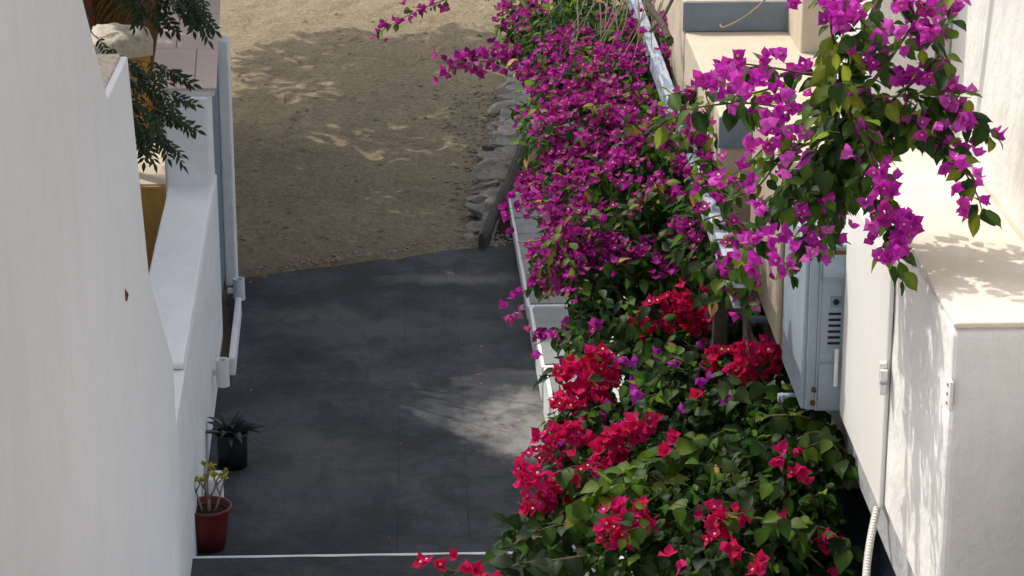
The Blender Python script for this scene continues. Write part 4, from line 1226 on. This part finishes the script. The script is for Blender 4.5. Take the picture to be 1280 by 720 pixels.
# leafy shoots reaching over the steps and forward
BRI = [(.060, .120, .012), (.085, .145, .014), (.045, .095, .012)]
strand([(860, 560), (820, 575), (770, 598), (715, 630)], 7.55, 7.35, .006, L, FL, 34, 0, BRI, RED_TINTS, (.052, .078), (.03, .04), kind='heart')
strand([(840, 600), (790, 610), (750, 625), (722, 648)], 7.5, 7.35, .005, L, FL, 16, 0, YELLOW_TINTS + BRI, RED_TINTS, (.06, .085), (.03, .04), kind='heart')
strand([(780, 660), (720, 655), (670, 665), (615, 700)], 7.5, 7.3, .006, L, FL, 30, 0, DARK_TINTS + LEAF_TINTS[:3], RED_TINTS, (.052, .078), (.03, .04), kind='heart')
strand([(760, 690), (700, 700), (650, 705), (600, 726)], 7.35, 7.2, .006, L, FL, 26, 0, DARK_TINTS, RED_TINTS, (.052, .078), (.03, .04), kind='heart')
strand([(740, 600), (700, 610), (670, 640), (640, 668)], 7.8, 7.6, .006, L, FL, 18, 0, DARK_TINTS, RED_TINTS, (.05, .075), (.03, .04), kind='heart')
strand([(640, 740), (610, 725), (580, 715), (548, 712)], 7.1, 7.05, .005, L, FL, 6, 12, DARK_TINTS, RED_TINTS, (.05, .07), (.03, .038), .35, .022, kind='heart')
strand([(900, 640), (960, 650), (1030, 660), (1062, 690)], 7.2, 7.0, .006, L, FL, 24, 0, DARK_TINTS + BRI, RED_TINTS, (.05, .075), (.03, .04), kind='heart')
strand([(980, 560), (1020, 540), (1045, 560), (1062, 600)], 7.3, 7.15, .005, L, FL, 20, 0, LEAF_TINTS + BRI, RED_TINTS, (.04, .07), (.03, .04), kind='heart')
strand([(960, 520), (1000, 520), (1035, 535), (1052, 575)], 7.45, 7.3, .005, L, FL, 18, 0, LEAF_TINTS + BRI, RED_TINTS, (.05, .08), (.03, .04), kind='heart')
strand([(930, 500), (910, 480), (905, 470)], 7.7, 7.6, .004, L, FL, 6, 0, [(.06, .09, .035)], RED_TINTS, (.045, .06), (.03, .04), kind='heart')
for k in range(26):
    px, py = random.uniform(700, 1040), random.uniform(450, 690); p, n_ = first_hit(px, py, ER); Z = proj(p)[2]
    strand([(px, py), (px + random.uniform(-20, 20), py - 14), (px + random.uniform(-36, 36), py - 24)], Z, Z - .1, .003, L, FL, 7, 0, LEAF_TINTS + BRI, RED_TINTS, (.03, .058), (.026, .034), kind='heart')
# bare grey limbs near the cabinets
for pts in ([(925, 372), (932, 400), (934, 430), (946, 470)], [(912, 385), (930, 395), (938, 420), (950, 440), (956, 480)], [(880, 560), (900, 620), (915, 690)], [(985, 560), (975, 610), (960, 700)]):
    b = MB(); P = smooth_path(twig_path(pts, 8.15, 7.9), 5); b.tube(P, .011, 'gray_bark', 7, False); b.build('stem', br_, 0, True)
stems(br_, ER, 70, [(.78, 6.9, 3.93), (.85, 7.4, 3.93), (.9, 7.9, 3.93)], 'branch', r0=.018)
write_spray(L, 'leaf', 'leaf', br_, 300, cell=9); write_spray(FL, 'flower', 'bract', br_, 300)

# ---- magenta vine hanging in front of the white house
bv = empty('magenta_bougainvillea', (1.40, 6.5, ZE), 'bright magenta bougainvillea vine hanging over the white ledge and cabinets', 'bougainvillea')
L = []; FL = []; CUR[0] = bv
VL = LEAF_TINTS + YELLOW_TINTS[:2]
ls = (.036, .062); fz = (.024, .033)
S = dict(ls=ls, fsz=fz)
VZ = .28
def st_(pts, Z0, Z1, ln, fn=0, r=.006, lt=VL, frm=0.0, sp=.018, lsz=ls, stem='vine_stem'):
    strand(pts, Z0 + VZ, Z1 + VZ, r, L, FL, int(ln * 1.35), fn, lt, MAG2, lsz, fz, frm, sp, stem)
MAG2 = [(.47, .030, .39), (.41, .022, .33), (.53, .055, .44), (.37, .018, .29), (.58, .10, .48), (.44, .03, .30)]
st_([(1120, -40), (1085, 30), (1068, 90), (1062, 140), (1075, 190)], 6.05, 5.95, 40, 2, .010)
st_([(1062, 120), (1045, 100), (1005, 92), (960, 84), (915, 80), (884, 92)], 5.95, 6.0, 20, 6, .005)
st_([(1040, 150), (1000, 140), (950, 130), (905, 130), (860, 138), (822, 160)], 6.05, 6.3, 26, 3, .005, lsz=(.055, .08))
st_([(1062, 180), (1030, 195), (1000, 215), (965, 250), (935, 300), (925, 340)], 5.95, 6.1, 32, 6, .005)
st_([(1060, 190), (1040, 230), (1015, 270), (1000, 310), (985, 345)], 5.95, 6.05, 30, 4, .005)
st_([(1050, 170), (1010, 180), (975, 200), (945, 235), (905, 250)], 6.0, 6.1, 24, 4, .005)
st_([(1068, 150), (1085, 190), (1100, 240), (1118, 300), (1128, 352)], 5.85, 5.72, 24, 6, .005)
st_([(1070, 140), (1092, 200), (1110, 250), (1112, 320)], 5.85, 5.75, 18, 5, .005)
st_([(1060, 125), (1110, 121), (1160, 119), (1214, 122)], 5.9, 5.8, 16, 8, .004, stem='green_stem')
st_([(1080, 130), (1130, 145), (1170, 165), (1200, 205), (1222, 245), (1228, 268)], 5.9, 5.75, 26, 5, .005)
st_([(1090, 140), (1140, 155), (1180, 180), (1195, 200)], 5.9, 5.8, 20, 5, .005)
st_([(1075, 120), (1100, 90), (1125, 55), (1145, 20), (1152, -30)], 5.9, 5.85, 24, 6, .006)
st_([(1060, 120), (1048, 80), (1040, 40), (1035, 0), (1030, -30)], 6.0, 5.95, 34, 3, .006, lt=YELLOW_TINTS + LEAF_TINTS[4:])
st_([(1150, 60), (1175, 45), (1188, 20), (1195, -20)], 5.85, 5.8, 10, 4, .004)
st_([(1110, 130), (1150, 95), (1175, 70), (1190, 90)], 5.9, 5.8, 14, 3, .004)
st_([(1050, 180), (1020, 230), (985, 255), (955, 280), (935, 315)], 6.0, 6.1, 18, 8, .004)
st_([(1062, 200), (1052, 240), (1040, 275), (1030, 310)], 5.95, 6.0, 16, 6, .004)
st_([(1150, 120), (1190, 135), (1222, 150), (1240, 175)], 5.85, 5.85, 16, 6, .004)
st_([(1000, 95), (965, 110), (930, 118), (905, 112)], 6.0, 6.05, 10, 9, .004)
st_([(1100, 60), (1080, 30), (1060, 10), (1050, -20)], 5.95, 5.95, 14, 4, .004)
st_([(1010, 150), (985, 165), (960, 180), (935, 205), (902, 228)], 6.05, 6.15, 14, 8, .004)
st_([(1058, 180), (1064, 215), (1068, 240), (1070, 258)], 6.2, 6.22, 14, 3, .004)
st_([(1035, 190), (1040, 230), (1046, 265), (1050, 292)], 6.15, 6.2, 16, 4, .004)
st_([(1020, 200), (1022, 240), (1028, 280), (1032, 312)], 6.1, 6.15, 16, 4, .004)
# leafy heart of the vine
for (cx, cy, rx, ry, n, tints) in ((1062, 150, 50, 64, 135, VL + YELLOW_TINTS), (1050, 90, 20, 45, 60, YELLOW_TINTS), (1040, 215, 40, 36, 80, DARK_TINTS + LEAF_TINTS), (1145, 150, 40, 24, 55, LEAF_TINTS), (1012, 250, 40, 30, 36, LEAF_TINTS), (1085, 60, 30, 30, 26, LEAF_TINTS)):
    for k in range(n):
        a = random.uniform(0, 6.28); r_ = math.sqrt(random.random())
        p = Pd(cx + rx * r_ * math.cos(a), cy + ry * r_ * math.sin(a), 6.22 + random.gauss(0, .07))
        yd = Vector((math.cos(a) * .6, random.gauss(0, .5), -.5)) + rvec(.3)
        zd = Vector((0, 0, .8)) + SUN * .3 - F_ * .4 + rvec(.4)
        L.append(('leaf', random.randrange(5), random.choice(tints), p, yd, zd, random.uniform(.034, .066)))
FPOS = [(936, 180), (926, 206), (900, 228), (936, 232), (962, 176), (960, 261), (944, 293), (924, 311), (934, 325), (956, 307), (971, 291), (989, 313), (1005, 323), (1013, 303), (999, 267), (1009, 291), (1035, 261), (1041, 291), (983, 330), (968, 322), (948, 340), (930, 300), (1020, 318), (985, 298),
        (924, 79), (899, 92), (957, 75), (975, 73), (950, 105), (970, 112), (980, 124), (928, 99), (954, 146), (987, 157), (873, 102), (935, 120), (961, 174), (937, 180), (1004, 161), (890, 105), (905, 85), (914, 95), (945, 92), (965, 100), (985, 135), (912, 108), (950, 122), (975, 138), (1006, 200), (980, 205),
        (1071, 192), (1073, 164), (1080, 166), (1102, 198), (1095, 230), (1118, 222), (1083, 263), (1114, 247), (1130, 267), (1095, 297), (1122, 303), (1105, 275), (1138, 291), (1134, 319), (1112, 323), (1097, 325), (1124, 277), (1088, 250), (1100, 212), (1110, 235), (1128, 285), (1116, 312), (1106, 258), (1142, 278), (1091, 282),
        (1174, 180), (1162, 176), (1196, 202), (1180, 208), (1214, 174), (1204, 182), (1218, 224), (1190, 234), (1202, 248), (1232, 245), (1210, 265), (1225, 216), (1185, 165), (1170, 160), (1150, 165), (1145, 152), (1128, 145),
        (1153, 98), (1140, 100), (1165, 104), (1178, 102), (1120, 97), (1190, 106), (1132, 92), (1160, 92), (1202, 150), (1212, 155), (1195, 130), (1205, 135), (1180, 125), (1125, 75), (1085, 76), (1065, 66), (1100, 70), (1092, 52), (1110, 35), (1237, 168),
        (1040, 5), (1052, 15), (1060, 25), (1048, 28), (1066, 22), (1035, 12), (1056, 5), (1044, 18), (1140, 8), (1152, 15), (1160, 28), (1155, 40), (1162, 45), (1146, 22), (1135, 15), (1168, 12), (1150, 5), (1158, 35), (1165, 38), (1145, 32), (1188, 15), (1192, 10), (1128, 4), (1070, 8), (985, 0), (995, 3)]
for (px, py) in FPOS:
    for k in range(random.choice([1, 2, 2, 3])):
        p = Pd(px + random.uniform(-8, 8), py + random.uniform(-8, 8), 6.14 + random.gauss(0, .04))
        if px > 1085 and py > 190: p = Pd(px + random.uniform(-5, 5), py + random.uniform(-5, 5), 6.02 + random.gauss(0, .03))
        flowers_add(FL, p, MAG2, random.uniform(.023, .033), -F_ * .8 + Vector((0, 0, .1)) + rvec(.3), .5)
# main stem climbs from the ledge corner up beyond the picture
P = [Vector((1.40, 6.7, ZE)), Vector((1.37, 6.65, ZE + .4)), Vector((1.32, 6.55, ZE + .9)), Vector((1.22, 6.35, ZE + 1.2)), Pd(1120, -40, 6.33)]
b = MB(); b.tube(smooth_path(P, 6), .014, 'gray_bark', 8, False); b.build('stem', bv, 0, True)
L = [i for i in L if not (i[3].x > 1.15 and i[3].z < ZE + .03) and i[3].x < 1.45]
FL = [i for i in FL if not (i[3].x > 1.15 and i[3].z < ZE + .03) and i[3].x < 1.45]
write_spray(L, 'leaf', 'leaf', bv, 300, cell=9); write_spray(FL, 'flower', 'bract', bv, 300, cell=6)

# ================================================================== DARK LEAFED TREE (left)
FROND = []
for s in range(4):
    r = random.Random(100 + s); V = []; Fc = []
    n = 5
    for k in range(n):
        for sd_ in (-1, 1):
            v, f = leaf_tpl(.36, .25, .25)
            a = sd_ * math.radians(r.uniform(38, 62)); ca, sa = math.cos(a), math.sin(a); sc = .30 * r.uniform(.85, 1.1)
            v = v * sc; v2 = v.copy(); v2[:, 0] = v[:, 0] * ca + v[:, 1] * sa; v2[:, 1] = -v[:, 0] * sa + v[:, 1] * ca
            u = .2 + .72 * k / n
            v2 += np.array([0, u, -.35 * u * u]); v2[:, 2] -= .25 * np.abs(v2[:, 0])
            o_ = sum(len(x) for x in V); V.append(v2); Fc += [tuple(q + o_ for q in p) for p in f]
    v, f = leaf_tpl(.36, .25, .25); v = v * .32 + np.array([0, .9, -.30]); o_ = sum(len(x) for x in V); V.append(v); Fc += [tuple(q + o_ for q in p) for p in f]
    o_ = sum(len(x) for x in V); V.append(np.array([(-.008, 0, 0), (.008, 0, 0), (.006, .5, -.09), (-.006, .5, -.09), (0, .95, -.32)])); Fc += [(o_, o_ + 1, o_ + 2, o_ + 3), (o_ + 3, o_ + 2, o_ + 4)]
    FROND.append((np.concatenate(V), Fc))
TREE_T = [(.020, .036, .016), (.028, .048, .018), (.036, .062, .02), (.024, .042, .02)]
tb = Vector((-3.45, 21.6, -.1))
def crown_branches(root, tb, top, CR, n, r0):
    for k in range(n):
        c_, r_ = random.choice(CR); d = rvec().normalized(); e = c_ + Vector((d.x * r_.x, d.y * r_.y, d.z * r_.z)) * .9
        s_ = tb.lerp(top, random.uniform(.75, 1))
        b = MB(); b.tube(smooth_path([s_, s_.lerp(e, .5) + rvec(.1) + Vector((0, 0, .12)), e], 5), [r0 * (1 - .085 * q) for q in range(11)], 'gray_bark', 5, False); b.build('branch', root, 0, True)
def trunk(root, tb, top, r):
    P = smooth_path([tb, tb.lerp(top, .33) + Vector((.06, -.05, 0)), tb.lerp(top, .66) + Vector((-.04, .06, 0)), top], 5)
    b = MB(); b.tube(P, [r * (1 - .04 * k) for k in range(len(P))], 'gray_bark', 10, False); b.build('trunk', root, 0, True)
def ground_shadow(p): return p.x - SUN.x / SUN.z * p.z, p.y - SUN.y / SUN.z * p.z
# crowns are shaped with leaves left out so sun reaches these spots: (x, y, rx, ry)
GAPS = [(.80, 18.3, 1.0, 1.1), (1.2, 18.1, .7, .8), (-.55, 21.5, .5, .16), (.5, 21.75, .6, .14), (-.9, 26.5, .5, .35), (-.3, 25.9, .45, .28), (-1.3, 28.5, .5, .5), (-1.2, 25.2, .5, .18), (-.6, 24.6, .5, .16), (-.1, 27.3, .5, .2)]
def lit(p):
    x, y_ = ground_shadow(p)
    for k, (gx_, gy_, a, c_) in enumerate(GAPS):
        q = ((x - gx_) / a) ** 2 + ((y_ - gy_) / c_) ** 2
        if q < 1 + .6 * noise.noise(p * 3): return k < 2 or random.random() < .8
    return y_ > 31.2 + .5 * noise.noise(Vector((x * 1.5, 0, 0)))
tree = empty('leafy_tree', tb, 'dark leafed tree with drooping feathery leaves over the garden wall', 'tree')
TL = []
top = tb + Vector((.2, -.1, 4.6))
trunk(tree, tb, top, .11)
CR = [(Vector((-2.6, 21.2, 4.7)), Vector((1.0, 1.15, .75))), (Vector((-3.4, 21.9, 5.3)), Vector((1.1, 1.2, .9)))]
crown_branches(tree, tb, top, CR, 30, .024)
for k in range(1900):
    c_, r_ = CR[k % 2]; d = rvec().normalized(); p = c_ + Vector((d.x * r_.x, d.y * r_.y, d.z * r_.z)) * random.uniform(.4, 1.05)
    if lit(p) or proj(p)[1] > -6: continue
    yd = Vector((d.x, d.y, -.4)) + rvec(.4)
    TL.append(('frond', random.randrange(4), random.choice(TREE_T), p, yd, Vector((0, 0, 1)) + rvec(.3), random.uniform(.24, .34)))
def droop(pts, Z, n, sz=(.19, .27)):
    P = smooth_path(twig_path(pts, Z, Z - .1), 6)
    b = MB(); b.tube(P, [.008 * (1 - .7 * q / (len(P) - 1)) for q in range(len(P))], 'gray_bark', 5, False); b.build('branch', tree, 0, True)
    for k in range(n):
        u = (k + random.random()) / n * (len(P) - 1.01); i = int(u); p = P[i].lerp(P[i + 1], u - i)
        tg = (P[i + 1] - P[i]).normalized()
        yd = R_ * random.uniform(-.25, 1.0) + tg * .4 + Vector((0, 0, -random.uniform(.2, .8))) + rvec(.2)
        TL.append(('frond', random.randrange(4), random.choice(TREE_T), p + rvec(.03), yd, Vector((0, 0, 1)) - F_ * .7 + rvec(.35), random.uniform(*sz)))
Zt = 18.7
droop([(60, -60), (110, 60), (150, 72), (185, 78), (212, 88)], Zt, 16)
droop([(60, -40), (110, 80), (155, 92), (190, 104), (226, 124)], Zt, 18)
droop([(60, -20), (120, 110), (160, 118), (195, 136), (222, 150)], Zt, 18)
droop([(70, 20), (130, 140), (165, 150), (188, 160), (208, 170)], Zt, 14)
droop([(70, 20), (130, 110), (160, 130), (172, 150), (178, 165)], Zt, 14)
droop([(80, -60), (110, 30), (122, 48), (134, 58)], Zt + 2, 5)
droop([(170, -70), (185, -30), (205, -12), (225, -4), (242, 6)], Zt, 20)
droop([(180, -70), (195, -40), (215, -22), (238, -12), (248, 10)], Zt, 16)
droop([(150, -70), (160, -30), (172, -8), (188, 0), (206, 6)], Zt, 14)
write_spray(TL, 'leaf', 'dark_leaf', tree, 300, cell=6)

# broad-leafed trees further along the yard, whose crowns shade the sand
def shade_tree(label, tb, CR, n):
    root = empty('shade_tree', tb, label, 'tree', 'trees shading the sand')
    top = Vector((tb.x * .8 + CR[0][0].x * .2, tb.y, CR[0][0].z)); trunk(root, tb, top, .16); crown_branches(root, tb, top, CR, 34, .04)
    it = []; vols = [r_.x * r_.y for c_, r_ in CR]
    for k in range(n):
        c_, r_ = random.choices(CR, vols)[0]; d = rvec().normalized(); p = c_ + Vector((d.x * r_.x, d.y * r_.y, d.z * r_.z)) * random.uniform(.1, 1.03) ** .5
        if lit(p) or proj(p)[1] > -8: continue
        it.append(('heart', random.randrange(3), random.choice(LEAF_TINTS), p, Vector((d.x, d.y, -.4)) + rvec(.4), Vector((0, 0, 1)) + rvec(.35), random.uniform(.16, .26)))
    write_spray(it, 'leaf', 'leaf', root, 300)
shade_tree('broad leafed tree beside the tiled wall, nearer the passage', Vector((-4.4, 25.2, -.1)), [(Vector((-2.9, 24.7, 5.5)), Vector((1.9, 1.9, 1.1))), (Vector((-2.0, 24.0, 5.6)), Vector((1.6, 1.5, 1.0))), (Vector((-1.7, 22.9, 5.4)), Vector((1.3, 1.0, .8)))], 5200)
shade_tree('broad leafed tree standing further along the sandy ground', Vector((-5.4, 30.4, -.1)), [(Vector((-3.4, 29.6, 5.6)), Vector((2.9, 2.6, 1.2))), (Vector((-2.6, 32.6, 5.6)), Vector((2.8, 2.4, 1.2))), (Vector((-4.0, 27.4, 5.8)), Vector((2.2, 1.8, 1.1))), (Vector((-1.7, 27.6, 6.0)), Vector((1.9, 1.8, 1.0)))], 9000)

# ================================================================== LITTER
it = []
for k in range(34):
    if k < 24: px, py = min(690, random.gauss(610, 60)), random.uniform(330, 690)
    else: px, py = random.uniform(300, 640), random.uniform(330, 690)
    p = Pz(px, py, .006)
    if p.x > edgeX(p.y) - .03: continue
    tint = random.choice(MAG_TINTS + DRY_TINTS + DRY_TINTS)
    it.append(('leaf', random.randrange(5), tint, p, Vector((random.gauss(0, 1), random.gauss(0, 1), .05)), Vector((0, 0, 1)) + rvec(.25), random.uniform(.018, .04)))
for k in range(60):
    px = random.uniform(306, 470); p = Pz(px, 344 - (px - 308) * .125 + random.gauss(-3, 4), .012)
    it.append(('leaf', random.randrange(5), random.choice(DRY_TINTS), p, Vector((random.gauss(0, 1), random.gauss(0, 1), .1)), Vector((0, 0, 1)) + rvec(.4), random.uniform(.025, .05)))
lt = empty('litter', (0, 18, 0)); lt['kind'] = 'stuff'
tag(lt, 'fallen petals and dry leaves scattered over the concrete', 'litter')
write_spray(it, 'leaf', 'bract', lt, 0)
